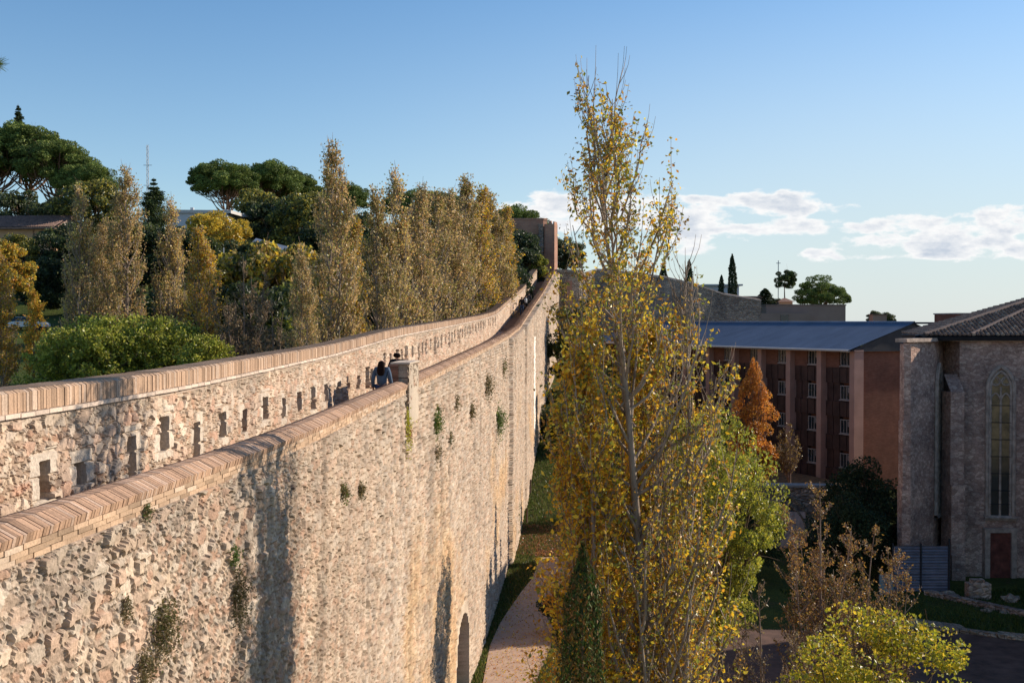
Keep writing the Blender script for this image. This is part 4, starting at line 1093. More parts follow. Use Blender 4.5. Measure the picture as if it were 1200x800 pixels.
# low ochre house with tiled roof
p = at(-30, 262, 182); h = house('low_house', 'low ochre house with dark tiled roof at the left edge, partly sunlit', (p[0], 182, 0), R(-6))
T = MB(); T.box(-18, 13.6, 0, 9, 4, 15.4); T.build('wall', M_OCHRE, h)
T = MB(); T.quad((-19, -1.1, 15.3), (14.3, -1.1, 15.3), (14.3, 5, 17.7), (-19, 5, 17.7)); T.quad((-19, 10, 15.3), (14.3, 10, 15.3), (14.3, 5, 17.7), (-19, 5, 17.7)); T.quad((-19, -1.1, 15.05), (14.3, -1.1, 15.05), (14.3, 10, 15.05), (-19, 10, 15.05)); T.quad((-19, -1.1, 15.05), (14.3, -1.1, 15.05), (14.3, -1.1, 15.3), (-19, -1.1, 15.3)); T.quad((14.3, -1.1, 15.05), (14.3, 10, 15.05), (14.3, 5, 17.7), (14.3, 5, 17.69))
rf = T.build('roof', M_ROOFT, h)
T = MB()
for k in range(110): T.tube([(-18.9+k*.302, -1.15, 15.36), (-18.9+k*.302, 5, 17.78)], .085, 4)
T.build('tile_ridges', M_ROOFT, rf)
for k, x in enumerate((-4.5, 5.6, 1.2)):
    T = MB(); T.box(x, x+1.0, -.06, .0, 12.3, 14.2); w_ = T.build('window', M_FRAME, h)
    T = MB(); T.box(x+.1, x+.9, -.1, -.061, 12.4, 14.1); T.build('pane', M_GLASS, w_)
T = MB(); T.tube([(10.2, -.12, 4), (10.2, -.12, 15.1)], .09, 8); T.build('downpipe', M_BRICK, h)
# white modern building
p = at(203, 246, 175); h = house('white_house', 'white flat roofed building among the hill trees, left of the umbrella pine', (p[0], 175, 0), R(4))
T = MB(); T.box(0, 8.4, 0, 9, 6, p[2]-.5); T.build('wall', M_WHITE, h)
T = MB(); T.prism([(-.3, -.3), (9.0, -.3), (10.6, 9.4), (-.3, 9.4)], p[2]-.5, p[2]); T.build('roof', M_FRAME, h)
T = MB(); T.box(2.0, 2.5, 3, 3.5, p[2], p[2]+.7); T.box(7.0, 7.7, 4, 4.6, p[2], p[2]+.5); T.build('chimney', M_WHITE, h)
T = MB(); T.box(-.07, -.0, 1.2, 3.2, 12, 15); w_ = T.build('window', M_FRAME, h)
T = MB(); T.box(-.1, -.071, 1.3, 3.1, 12.1, 14.9); T.build('pane', M_GLASS, w_)
# blue grey roofed hall
h = house('hall', 'long shed with a blue grey sloping roof among the trees', (0, 0, 0), 0, 'building')
a = at(285, 293, 150); b_ = at(372, 322, 150); c_ = at(300, 279, 158); d_ = at(372, 298, 158)
T = MB(); T.quad(a, b_, d_, c_); T.quad((a[0], a[1], a[2]-.3), (b_[0], b_[1], b_[2]-.3), (d_[0], d_[1], d_[2]-.3), (c_[0], c_[1], c_[2]-.3)); T.quad(a, b_, (b_[0], b_[1], b_[2]-.3), (a[0], a[1], a[2]-.3)); T.build('roof', M_BLUER, h)
T = MB(); T.prism([(a[0]+.4, 150.4), (b_[0]-.4, 150.4), (d_[0]-.4, 157.6), (c_[0]+.4, 157.6)], 1, 6.2); T.build('wall', M_PINKR, h)
# radio mast
p = at(173, 170, 210)
t = empty('radio_mast', (p[0], 210, 8)); tag(t, 'thin lattice radio mast above the dark cedar', 'mast')
M_STEEL = plain('steel', (.35, .36, .38), .5, .1, 2, 0, .6); T = MB(); Hm = p[2]-8
for sx_, sy_ in ((-.22, -.2), (.22, -.2), (0, .25)): T.tube([(sx_, sy_, 0), (sx_*.6, sy_*.6, Hm)], .05, 4)
for k in range(40):
    z0 = Hm*k/40; z1 = Hm*(k+1)/40; s_ = 1 if k % 2 else -1; T.tube([(-.2*s_, -.18, z0), (.2*s_, -.18, z1)], .03, 3)
T.build('lattice', M_STEEL, t)
T = MB()
for z in (.55, .7, .85): T.tube([(-.8, 0, Hm*z), (.8, 0, Hm*z)], .05, 4)
T.build('aerial', M_STEEL, t)
# street lamp
p = at(262, 290, 118); t = empty('street_lamp', (p[0], 118, p[2]-8)); tag(t, 'thin street lamp with flat white arm in front of the dark trees', 'lamp')
T = MB(); T.tube([(0, 0, 0), (0, 0, 4), (0, 0, 8)], [.09, .07, .05], 8); T.build('pole', M_STEEL, t)
T = MB(); T.tube([(0, 0, 6.9), (1.2, 0, 6.95)], .04, 6); T.box(1.1, 1.9, -.15, .15, 6.9, 7.0); T.build('lamp_head', M_FRAME, t)
# parked cars and the road they stand on
def car(loc, rz, paint, lab):
    t = empty('parked_car', loc, rz); tag(t, lab, 'car', 'cars parked beyond the lawn')
    bm = bmesh.new(); W_ = .88
    low_ = [(-2.1, .35), (-2.15, .75), (-1.95, .95), (-1.1, 1.0), (1.0, .98), (1.9, .85), (2.1, .65), (2.12, .35)]
    vs = []
    for y in (-W_, W_): vs.append([bm.verts.new((x, y*(1 if z < .9 else .95), z)) for x, z in low_])
    for k in range(len(low_)): bm.faces.new((vs[0][k], vs[0][(k+1) % 8], vs[1][(k+1) % 8], vs[1][k]))
    bm.faces.new(vs[0]); bm.faces.new(vs[1][::-1])
    me = bpy.data.meshes.new('body'); bmesh.ops.bevel(bm, geom=bm.edges[:], offset=.06, segments=2, affect='EDGES'); bm.to_mesh(me); bm.free()
    link('body', me, paint, t)
    cab = MB(); P0 = [(-1.75, 1.0), (-1.35, 1.45), (.35, 1.48), (1.05, .99)]
    V = [(x, -.8*(1 if z < 1.1 else .85), z) for x, z in P0]+[(x, .8*(1 if z < 1.1 else .85), z) for x, z in P0]
    cab.add(V, [(0, 1, 2, 3), (7, 6, 5, 4), (0, 4, 5, 1), (1, 5, 6, 2), (2, 6, 7, 3)]); cab.build('windows', M_GLASS, t)
    cab = MB(); cab.box(-1.3, .3, -.67, .67, 1.46, 1.5); cab.build('roof', paint, t)
    for x in (-1.35, 1.35):
        for y in (-.86, .86):
            w_ = MB(); w_.tube([(x, y-.1, .32), (x, y+.1, .32)], .32, 18); w_.ngon_cap([(x+.32*math.cos(a), y+.1*(1 if y > 0 else -1), .32+.32*math.sin(a)) for a in np.linspace(0, 6.283, 17)[:-1]])
            tw__ = w_.build('wheel', plain_tyre, t)
    for y in (-.62, .62):
        l_ = MB(); l_.box(2.06, 2.13, y-.16, y+.16, .62, .74); l_.build('headlight', M_FRAME, t)
plain_tyre = plain('tyre', (.02, .02, .02), .9); p_wh = plain('white_paint', (.7, .7, .7), .3, .03, 1, 0, 0, .5); p_rd = plain('red_paint', (.45, .03, .04), .3, .05, 1, 0, 0, .5)
for (u, v, d, rz, pm, lab) in ((34, 368, 128, .08, p_wh, 'white car parked at the far edge of the lawn, half behind the young yellow tree'), (131, 373, 118, -1.2, p_rd, 'small red car seen end on between two poplars')):
    p = at(u, v, d); car((p[0], d, gz(p[0], d)+.03), rz, pm, lab)

# flat roofed brown building and small things on the right skyline
h = house('flat_roofed_building', 'long low brown building with a flat roof above the blue roof, under the pines', (0, 0, 0), 0, 'building')
a = at(898, 363, 185); b_ = at(991, 358, 185)
T = MB(); T.box(a[0], b_[0], 185, 196, -4, b_[2]); T.build('wall', M_PINKR, h)
T = MB(); T.box(a[0]-7, a[0]+7, 183, 184.9, -4, at(900, 367, 183)[2]); T.build('lower_wing', M_PINKR, h)
T = MB(); T.box(a[0]-.1, b_[0]+.1, 184.9, 196, b_[2], b_[2]+.2); T.build('roof_edge', plain('edge', (.22, .15, .12)), h)
q = at(915, 371, 182.95); T = MB(); T.box(q[0], q[0]+1.3, 182.9, 182.99, q[2]-1, q[2]+.3); T.build('window', M_GLASS, h)
h = house('white_wing', 'small white walled house with a flat brown roof right of the bent cypress', (0, 0, 0), 0)
a = at(868, 350, 200); b_ = at(896, 350, 200)
T = MB(); T.box(a[0], b_[0], 200, 206, -3, at(0, 349, 200)[2]); T.build('wall', M_WHITE, h)
T = MB(); T.box(a[0]-.6, b_[0]+.8, 199.4, 206.6, at(0, 349, 200)[2], at(0, 347, 200)[2]); T.build('roof', M_PINKR, h)
h = house('brick_kiosk', 'tiny orange brick hut at the foot of the small round topped pine', (0, 0, 0), 0, 'hut')
q = at(921, 353, 198); T = MB(); T.box(q[0]-1.2, q[0]+1.2, 198, 200, q[2]-2, q[2]-.1); T.build('wall', M_OCHRE, h)
T = MB(); T.add([(q[0]-1.6, 197.6, q[2]-.1), (q[0]+1.6, 197.6, q[2]-.1), (q[0]+1.6, 200.4, q[2]-.1), (q[0]-1.6, 200.4, q[2]-.1), (q[0]-.2, 199, q[2]+.6), (q[0]+.2, 199, q[2]+.6)], [(0, 1, 5, 4), (1, 2, 5, 5), (2, 3, 4, 5), (3, 0, 4, 4)][:1]+[(2, 3, 4, 5)]); T.build('roof', M_BRICK, h)
h = house('far_white_house', 'white flat roofed house on the skyline behind the bare poplar twigs', (0, 0, 0), 0)
q = at(828, 333, 205); T = MB(); T.box(q[0], q[0]+6, 205, 210, 0, q[2]-.3); T.build('wall', M_WHITE, h)
T = MB(); T.box(q[0]-.6, q[0]+6.6, 204.4, 210, q[2]-.3, q[2]); T.build('roof', M_FRAME, h)
t = empty('antenna', at(912, 348, 207)); tag(t, 'thin antenna pole with a short crossbar behind the small round topped pine', 'antenna')
T = MB(); T.tube([(0, 0, -3), (0, 0, 6.8)], .08, 5); T.build('pole', M_STEEL, t); T = MB(); T.tube([(-.4, 0, 6.3), (.4, 0, 6.3)], .06, 4); T.build('crossbar', M_STEEL, t)
t = house('chimney_block', 'small square brick block on the skyline right of the shrubs', (0, 0, 0), 0, 'chimney')
q = at(1031, 369, 190); T = MB(); T.box(q[0]-1.2, q[0]+1.2, 190, 192, -5, q[2]); T.build('shaft', M_PINKR, t); T = MB(); T.box(q[0]-1.35, q[0]+1.35, 189.8, 192.2, q[2], q[2]+.15); T.build('cap', M_ROOFT, t)
h = house('far_brick_block', 'dark red brick block behind the tiled roof of the church', (0, 0, 0), 0, 'building')
q = at(1122, 368, 110); q2 = at(1190, 368, 110); T = MB(); T.box(q[0], q2[0], 110, 116, -5, q[2]); T.build('wall', M_BRICKD, h); T = MB(); T.box(q[0]-.1, q2[0]+.1, 109.9, 116.1, q[2], q[2]+.12); T.build('parapet', M_SLATE, h)

# ------------------------------------------------------------------ brick building with the blue metal roof
m, nt, b = nodes('blue_metal'); co = objco(nt)
c = ramp(nt, noise(nt, .6, 6, objco(nt, (1, .3, 1)), .7), [(.3, (.09, .125, .18)), (.7, (.15, .195, .27))])
nt.links.new(c, b.inputs['Base Color']); b.inputs['Metallic'].default_value = .35; b.inputs['Roughness'].default_value = .45; M_BLUE = m
M_PANEL = plain('maroon_panel', (.06, .032, .028), .6, .35, 1.2); M_PIER = plain('pier_concrete', (.42, .255, .20), .85, .12, 1, .005)
M_WINF = plain('window_paint', (.30, .26, .24), .6, .1, 2); M_DARKM = plain('dark_metal', (.03, .03, .035), .6, .2, 2)
bb = empty('brick_building', (28.3, 92, 0), math.atan2(.894, -.447)); tag(bb, 'long four storey brick building with blue metal roof and tall narrow bays', 'building')
ZE = -2.35; ZG = -14.2; LEN = 44; DEP = 13
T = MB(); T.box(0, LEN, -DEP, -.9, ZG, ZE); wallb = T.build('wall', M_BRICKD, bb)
T = MB(); T.box(-.02, .30, -.9, 0, ZG, ZE); T.build('corner_wall', M_BRICKD, bb)
bay = 3.96; st = 2.86
pier_me = MB(); pier_me.box(-.28, .28, -.9, .12, ZG, ZE); pier_me = pier_me.mesh('pier')
pn = MB()
for k in range(7): pn.box(.35+k*.47, .35+k*.47+.45, -.895, -.55-.03*(k % 2), 0, 1)
win = MB(); fr_ = [(.0, 1.5, 0, .07), (0, 1.5, 1.13, 1.2), (0, .07, .07, 1.13), (1.43, 1.5, .07, 1.13), (.70, .77, .07, 1.13), (.35, .38, .07, 1.13), (1.08, 1.11, .07, 1.13)]
for x0, x1, z0, z1 in fr_: win.box(x0, x1, -.04, .03, z0, z1)
win.box(-.06, 1.56, -.04, .12, -.09, -.002)
win_me = win.mesh('window'); pane = MB(); pane.box(.06, 1.44, -.06, -.041, .06, 1.14); pane_me = pane.mesh('pane')
bl = MB()
for k in range(9): bl.box(.08, .68, -.039, -.03, .62+k*.05, .66+k*.05)
blind_me = bl.mesh('blind')
shaft_me = None
for k in range(0, 12):
    x = k*bay
    if x > LEN: break
    o = link('pier', pier_me, M_PIER, bb); o.location = (x, 0, 0)
    if k == 11: break
    for f in range(4):
        zt = ZE-.08-f*st
        w_ = link('window', win_me, M_WINF, bb); w_.location = (x+.42, -.45, zt-1.28)
        link('pane', pane_me, M_GLASS, w_)
        if (k*3+f*5) % 4: link('blind', blind_me, M_WINF, w_)
        P = MB()
        if f == 0: P.box(x+2.05, x+bay-.285, -.8, -.42, zt-1.45, ZE-.01)
        else:
            for q in range(4): P.box(x+2.05+q*.4, x+2.05+q*.4+.37, -.8, -.5-.05*(q % 2), zt-1.45, zt+.12)
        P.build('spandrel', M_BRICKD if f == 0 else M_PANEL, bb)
        P = MB()
        for q in range(8): P.box(x+.3+q*.43, x+.3+q*.43+.40, -.8, -.40-.04*(q % 2), zt-st+.12, zt-1.46)
        P.build('panel', M_PANEL, bb)
T = MB(); T.box(-.05, LEN, -.9, .15, ZG-1, ZG+.35); T.build('plinth', M_PIER, bb)
# roof
ZR = -.1; yr = -6.5; T = MB(); ye_ = .75
T.quad((-.35, ye_, ZE+.02), (LEN+.4, ye_, ZE+.02), (LEN+.4, yr, ZR), (-.35, yr, ZR))
T.quad((-.35, -DEP-.6, ZE+.02), (LEN+.4, -DEP-.6, ZE+.02), (LEN+.4, yr, ZR), (-.35, yr, ZR))
T.quad((-.35, ye_, ZE-.10), (LEN+.4, ye_, ZE-.10), (LEN+.4, -DEP-.6, ZE-.10), (-.35, -DEP-.6, ZE-.10))
T.quad((-.35, ye_, ZE-.10), (LEN+.4, ye_, ZE-.10), (LEN+.4, ye_, ZE+.02), (-.35, ye_, ZE+.02))
sl = math.hypot(yr-ye_, ZR-ZE-.02); ux, uz = (yr-ye_)/sl, (ZR-ZE-.02)/sl
x = -.3
while x < LEN+.4:
    T.add([(x, ye_-.02, ZE+.03), (x+.06, ye_-.02, ZE+.075), (x+.12, ye_-.02, ZE+.03), (x+.12, yr, ZR+.012), (x+.06, yr, ZR+.055), (x, yr, ZR+.012)], [(0, 1, 4, 5), (1, 2, 3, 4)]); x += .33
rf = T.build('roof', M_BLUE, bb)
T = MB(); T.tube([(-.4, yr, ZR+.03), (LEN+.45, yr, ZR+.03)], .13, 6); T.build('ridge', M_BLUE, rf)
T = MB(); T.tube([(-.4, ye_+.06, ZE-.03), (LEN+.45, ye_+.06, ZE-.03)], .10, 6); T.build('gutter', M_FRAME, bb)
T = MB(); T.add([(-.18, .5, ZE-.05), (-.18, -DEP-.3, ZE-.05), (-.18, yr, ZR-.06), (-.18, yr+.01, ZR-.06)], [(0, 1, 2, 3)]); T.box(-.18, .6, -DEP, .1, ZE-.12, ZE-.02)
T.build('gable', M_DARKM, bb)
# link bridge with railing seen between the roofs
lb = empty('link_roof', (0, 0, 0)); tag(lb, 'thin dark flat link roof on slanted struts between the blue roof and the tiled roof', 'roof')
q = at(1068, 378, 102); q2 = at(1135, 379, 102); T = MB(); T.box(q[0], q2[0], 102, 105, q[2]-.12, q[2]+.05); T.build('slab', M_DARKM, lb)
T = MB()
for k, u in enumerate((1092, 1096, 1101, 1106)):
    a = at(u, 379, 103); T.tube([(a[0], 103, a[2]), (a[0]+(.5 if k % 2 else -.3), 103, a[2]-1.2)], .05, 5)
T.box(q[0], q2[0], 102.5, 104, q[2]-1.5, q[2]-.75); T.build('strut', M_DARKM, lb)

# ------------------------------------------------------------------ terrace of the building, ruin with pointed arch, fence
M_TWALL = rubble_mat('garden_stone', (.34, .25, .20), (.46, .35, .28), (.60, .47, .37), 2.6)
ter = empty('terrace', (0, 0, 0)); tag(ter, 'dark edged terrace retaining wall in front of the brick building', 'wall')
T = MB(); T.prism([(15.0, 80.5), (24.5, 77.5), (27.5, 84), (27.5, 91), (14, 122), (4, 118)], -15.5, -13.3); T.build('earth_body', M_TWALL, ter)
T = MB(); T.prism([(14.9, 80.4), (24.6, 77.4), (24.8, 77.9), (15.1, 80.9)], -13.3, -12.6); T.build('parapet', M_DARKM, ter)
T = MB(); T.prism([(15.2, 81), (24.6, 78.1), (27.4, 84.2), (27.4, 90.9), (14.1, 121.8), (4.2, 117.8)], -13.29, -13.2); T.build('leaf_litter', plain('leaf_litter', (.20, .11, .05), 1, .5, 3, .03), ter)
ar = empty('stone_arch', (18.6, 73.5, -15)); tag(ar, 'blocked pointed stone arch in a broken wall among the bushes', 'ruin')
T = MB(); T.prism([(-4, .4), (6.2, -.2), (6.2, .9), (-4, 1.5)], -1, 3.2); T.prism([(-4, .45), (2.6, .05), (2.6, .85), (-4, 1.45)], 3.2, 4.0); T.build('wall', M_TWALL, ar)
T = MB(); T.prism([(-4.1, .3), (3.0, -.05), (3.0, .95), (-4.1, 1.5)], 4.0, 4.14); T.build('capping', M_SLATE, ar)
def pointed(cx, z0, zs, hw, n=14):
    L = []; Rr_ = hw*2.0
    hgt = math.sqrt(Rr_**2-(Rr_-hw)**2)
    for k in range(n+1):
        t = k/n; a = t*math.acos((Rr_-hw)/Rr_); L.append((cx-hw+Rr_-Rr_*math.cos(a), zs+Rr_*math.sin(a)))
    left = [(cx-hw, z0)]+L; right = [(2*cx-x, z) for x, z in left[::-1]]
    return left+right[1:]
for rr, tn, nm, yy in ((1.55, .16, 'outer_arch', .02), (1.2, .10, 'inner_arch', -.04)):
    T = MB(); T.tube([(x, yy+.08, z) for x, z in pointed(-.2, -1, .8, rr)], tn, 6); T.build(nm, M_LIT, ar)
T = MB(); T.box(-1.3, .9, -.02, .09, -1, 2.4); T.build('infill', plain('pale_plaster', (.72, .55, .48), .95, .3, 3, .02), ar)

fe = empty('corrugated_fence', (21.1, 61.2, -15)); tag(fe, 'blue grey corrugated sheet fence of two panels with dark posts by the church', 'fence')
for k in range(2):
    T = MB(); n = 60
    xs = np.array([0, 1.52])+k*1.56; zs = np.linspace(0, 2.62, n); yy = .03*np.sin(zs*40)
    V = [(x, y+(x*.02), z) for x in xs for z, y in zip(zs, yy)]
    T.add(V, [(i, i+1, n+i+1, n+i) for i in range(n-1)]); T.build('sheet', plain('zinc_sheet', (.19, .19, .23), .5, .2, 1.5, 0, .3), fe)
for k in range(3):
    T = MB(); T.box(k*1.56-.06, k*1.56+.02, -.06, .04, -.3, 2.75+(.25 if k == 2 else 0)); T.build('post', M_DARKM, fe)
bx = empty('pale_board', (20.15, 60.6, -15)); tag(bx, 'pale blue green board standing left of the corrugated fence', 'board')
T = MB(); T.box(0, .78, 0, .06, -.1, 1.15); T.build('panel', plain('pale_blue', (.22, .30, .32), .6, .1, 2), bx)
T = MB(); T.box(-.05, 0, 0, .06, -.3, 1.2); T.box(.78, .83, 0, .06, -.3, 1.2); T.build('post', M_DARKM, bx)

# kerb, paving of the yard
T = MB(); ks = [(15, 52.0), (17.5, 54.2), (20, 54.2), (22, 53.0), (23.3, 52.2), (24.6, 51.6), (27, 50.2)]
for k, (a, b_) in enumerate(zip(ks[:-1], ks[1:])):
    w_ = .32+.2*((k*7) % 3)
    n = 5
    for q in range(n):
        t0, t1 = q/n, (q+.94)/n; A_ = (a[0]+(b_[0]-a[0])*t0, a[1]+(b_[1]-a[1])*t0); B_ = (a[0]+(b_[0]-a[0])*t1, a[1]+(b_[1]-a[1])*t1)
        T.add([(A_[0], A_[1], -14.8), (B_[0], B_[1], -14.8), (B_[0], B_[1]+w_*1.6, -14.82), (A_[0], A_[1]+w_*1.6, -14.82), (A_[0], A_[1], -15.1), (B_[0], B_[1], -15.1)], [(0, 1, 2, 3), (4, 5, 1, 0)])
o = T.build('kerb', M_LIT); o['kind'] = 'structure'
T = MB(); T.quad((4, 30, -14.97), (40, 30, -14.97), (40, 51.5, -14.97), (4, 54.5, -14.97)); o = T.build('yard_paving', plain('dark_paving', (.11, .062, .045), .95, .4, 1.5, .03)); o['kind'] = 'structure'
T = MB()
for k in range(26):
    t0 = k/26; t1 = (k+.93)/26; A_ = (22.6+5*t0, 60.6-6.5*t0); B_ = (22.6+5*t1, 60.6-6.5*t1)
    T.add([(A_[0], A_[1], -14.72), (B_[0], B_[1], -14.72), (B_[0]+.35, B_[1]+.25, -14.72), (A_[0]+.35, A_[1]+.25, -14.72), (A_[0], A_[1], -15.1), (B_[0], B_[1], -15.1)], [(0, 1, 2, 3), (4, 5, 1, 0)])
o = T.build('drain_kerb', M_TWALL); o['kind'] = 'structure'
def gp2():
    x = random.uniform(15, 30); y = random.uniform(50.5, 62)
    z = -15.05 if y > 54.5-(x-20)*.5 else -16.5
    return (x, y, z)
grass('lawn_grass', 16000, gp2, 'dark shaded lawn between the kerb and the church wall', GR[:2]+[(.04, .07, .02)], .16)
# rubble stones and bin bags near the door
stone_mb = bmesh.new(); bmesh.ops.create_icosphere(stone_mb, subdivisions=2, radius=.25)
for v_ in stone_mb.verts: v_.co *= 1+.25*math.sin(v_.co.x*21+v_.co.y*17+v_.co.z*29); v_.co.z *= .6
stone_me = bpy.data.meshes.new('boulder'); stone_mb.to_mesh(stone_me); stone_mb.free()
for k, (x, y, s_, lab) in enumerate([(24.6, 57.2, .9, 'small pale stone on the lawn, left one of two'), (25.4, 57.0, 1.0, 'small flat pale stone on the lawn, right one of two'),
        (23.3, 60.6, 1.2, 'dark boulder at the foot of the church buttress'), (23.9, 60.4, 1.6, 'dark boulder heap against the church wall left of the block'), (26.9, 59.6, 1.8, 'boulder lying before the red door')]):
    o = link('boulder' , stone_me, M_LIT if k < 2 else M_TWALL); o.location = (x, y, -14.95); o.scale = (s_*1.3, s_, s_); o.rotation_euler = (0, 0, k)
    tag(o, lab, 'stone')
T = MB(); T.box(24.7, 25.9, 59.7, 60.3, -15, -14.15); T.box(24.9, 25.6, 59.8, 60.2, -14.15, -13.95); o = T.build('stone_block', M_TWALL); tag(o, 'large squared stone block lying left of the red door', 'block')

# ------------------------------------------------------------------ church
M_CH = rubble_mat('church_stone', (.39, .255, .20), (.53, .355, .285), (.68, .50, .40), 4.5, 1.5, .008)
M_CHT = plain('church_trim', (.40, .31, .25), .9, .35, 4, .03)
M_TILE = attr_mat('roof_tile', nscale=12, var=.35, bumpd=.01, big=1.2)
ch = empty('church', (0, 0, 0)); ch.location = (1.65, 4.4, 0); tag(ch, 'old grey stone church with tall traceried window and tiled hipped roof, right edge', 'church')
ZC = -1.15; A0 = (20.45, 58.2); B0 = (23.15, 60.7); C0 = (24.75, 63.4); D0 = (24.75, 61.0); E0 = (30.2, 60.2); F0 = (34.5, 63); 
T = MB(); T.prism([A0, B0, C0, D0, E0, F0, (42, 63.5), (42, 78), (28.2, 78), (21.7, 61.0)], -16, ZC)
T.build('wall', M_CH, ch)
T = MB()
for z0, z1, e in ((-16, -13.0, .16), (-13.0, -9.3, .1), (-9.3, -5.6, .05), (-5.6, ZC-.1, .0)):
    T.prism([(A0[0]-.12-e, A0[1]-.45-e), (A0[0]+.22, A0[1]-.55-e), (A0[0]+.32, A0[1]+.3), (A0[0]-.08-e, A0[1]+.35)], z0, z1)
T.build('corner_buttress', M_CH, ch)
T = MB()
for z0, z1, y in ((-16, -13.6, 59.9), (-13.6, -9.6, 60.05), (-9.6, -4.1, 60.25)): T.prism([(23.95, y), (24.72, y-.05), (24.8, 61.4), (23.95, 61.6)], z0, z1)
T.add([(23.95, 60.25, -4.1), (24.72, 60.2, -4.1), (24.76, 61.3, -3.1), (23.95, 61.3, -3.1)], [(0, 1, 2, 3)])
T.add([(24.72, 60.2, -4.1), (24.72, 61.3, -4.1), (24.76, 61.3, -3.1), (24.73, 61.3, -3.1)], [(0, 1, 2, 3)])
for k in range(0, 8): T.box(23.93, 24.83, 59.85 if k < 2 else 60.02 if k < 5 else 60.22, 60.4, -13.6+k*1.35-.08, -13.6+k*1.35+.06) if k in (0, 3, 7) else None
T.build('buttress', M_CH, ch)
T = MB(); pl = [A0, B0, (23.95, 61.9), D0, E0, F0]
for a, b_ in zip(pl[:-1], pl[1:]):
    dx, dy = b_[0]-a[0], b_[1]-a[1]; l = math.hypot(dx, dy); nx_, ny2 = dy/l, -dx/l
    T.prism([(a[0]+nx_*.2, a[1]+ny2*.2), (b_[0]+nx_*.2, b_[1]+ny2*.2), (b_[0]-nx_*.5, b_[1]-ny2*.5), (a[0]-nx_*.5, a[1]-ny2*.5)], ZC, ZC+.2)
T.build('cornice', M_CHT, ch)
# windows with tracery (in the plane of the facet, x along, z up)
def tracery(parent, x0, y0, dirx, diry, w_, zb, zs, nm='window'):
    l = math.hypot(dirx, diry); ex, ey = dirx/l, diry/l; nx_, ny2 = ey, -ex
    def P(s_, z, o): return (x0+ex*s_+nx_*o, y0+ey*s_+ny2*o, z)
    fr = MB(); pp = pointed(0, zb, zs, w_/2)
    fr.tube([P(x, z, .06) for x, z in pointed(0, zb, zs, w_/2+.16)], .12, 6)
    fr.tube([P(x, z, .05) for x, z in pp], .085, 6)
    fr.tube([P(-w_/2-.3, zb-.12, .1), P(w_/2+.3, zb-.12, .1)], .16, 4)
    t = fr.build(nm, M_CHT, parent)
    tr = MB(); hw = w_/4
    tr.tube([P(0, zb, .05), P(0, zs+.1, .05)], .06, 6)
    for c_ in (-hw, hw): tr.tube([P(x, z, .05) for x, z in pointed(c_, zb, zs-.75, hw-.02)], .05, 6)
    for (cx, cz, rr) in ((-hw*.98, zs+.42, hw*.86), (hw*.98, zs+.42, hw*.86), (0, zs+1.10, hw*.86)):
        tr.tube([P(cx+rr*math.cos(a), cz+rr*math.sin(a), .05) for a in np.linspace(0, 6.283, 21)], .04, 5)
        for q in range(3):
            a0 = q*2.094+math.pi/2
            tr.tube([P(cx+rr*.45*math.cos(a0)+rr*.42*math.cos(a), cz+rr*.45*math.sin(a0)+rr*.42*math.sin(a), .05) for a in np.linspace(a0-2, a0+2, 13)], .028, 4)
    tr.build('tracery', M_CHT, t)
    gl = MB()
    n = len(pp)//2
    for i in range(n):
        a, b_ = pp[i], pp[i+1]; a2, b2_ = (-a[0], a[1]), (-b_[0], b_[1])
        if abs(a[1]-b_[1]) > 1e-6: gl.quad(P(*a, .012), P(*a2, .012), P(*b2_, .012), P(*b_, .012))
    gl.build('pane', M_GLASSW, t)
    return t
m, nt, b = nodes('leaded_glass'); co = objco(nt)
zsp = N(nt, 'ShaderNodeSeparateXYZ'); nt.links.new(co, zsp.inputs[0])
mr = N(nt, 'ShaderNodeMapRange'); mr.inputs[1].default_value = -9.2; mr.inputs[2].default_value = -7.2; nt.links.new(zsp.outputs[2], mr.inputs[0])
c = mixc(nt, mr.outputs[0], (.012, .012, .015), (.30, .19, .08)); c = mixc(nt, 1, c, ramp(nt, noise(nt, 2.2, 4, co), [(.35, (.5, .5, .5)), (.65, (1.2, 1.2, 1.2))]), 'MULTIPLY')
nt.links.new(c, b.inputs['Base Color']); b.inputs['Roughness'].default_value = .35; M_GLASSW = m
cx = at(1179, 500, 60.6)[0]; yw = 61.0+(cx-24.75)*(60.2-61.0)/(30.2-24.75)
tracery(ch, cx, yw, 5.45, -.8, 1.16, -11.4, -3.9)
for z in (-4.9, -5.9, -6.9, -7.9, -8.9, -9.9, -10.7):
    T = MB(); T.tube([(cx-.6, yw-.02, z), (cx+.6, yw-.2, z)], .022, 4); T.build('glazing_bar', M_DARKM, ch)
tracery(ch, 23.72, 61.62, 1.6, 2.7, 1.3, -11.4, -3.9)
T = MB(); T.box(cx-.95, cx-.65, yw-.28, yw+.3, -15.1, -12.35); T.box(cx+.6, cx+.9, yw-.3, yw+.2, -15.1, -12.35); T.box(cx-.98, cx+.93, yw-.3, yw+.2, -12.35, -12.1); dfr = T.build('door_frame', M_CHT, ch)
T = MB()
for k in range(6): T.box(cx-.645+k*.207, cx-.645+k*.207+.2, yw-.17-.005*(k % 2), yw, -15.05, -12.36)
T.build('door', plain('worn_red_door', (.17, .055, .04), .8, .45, 2.2), ch)
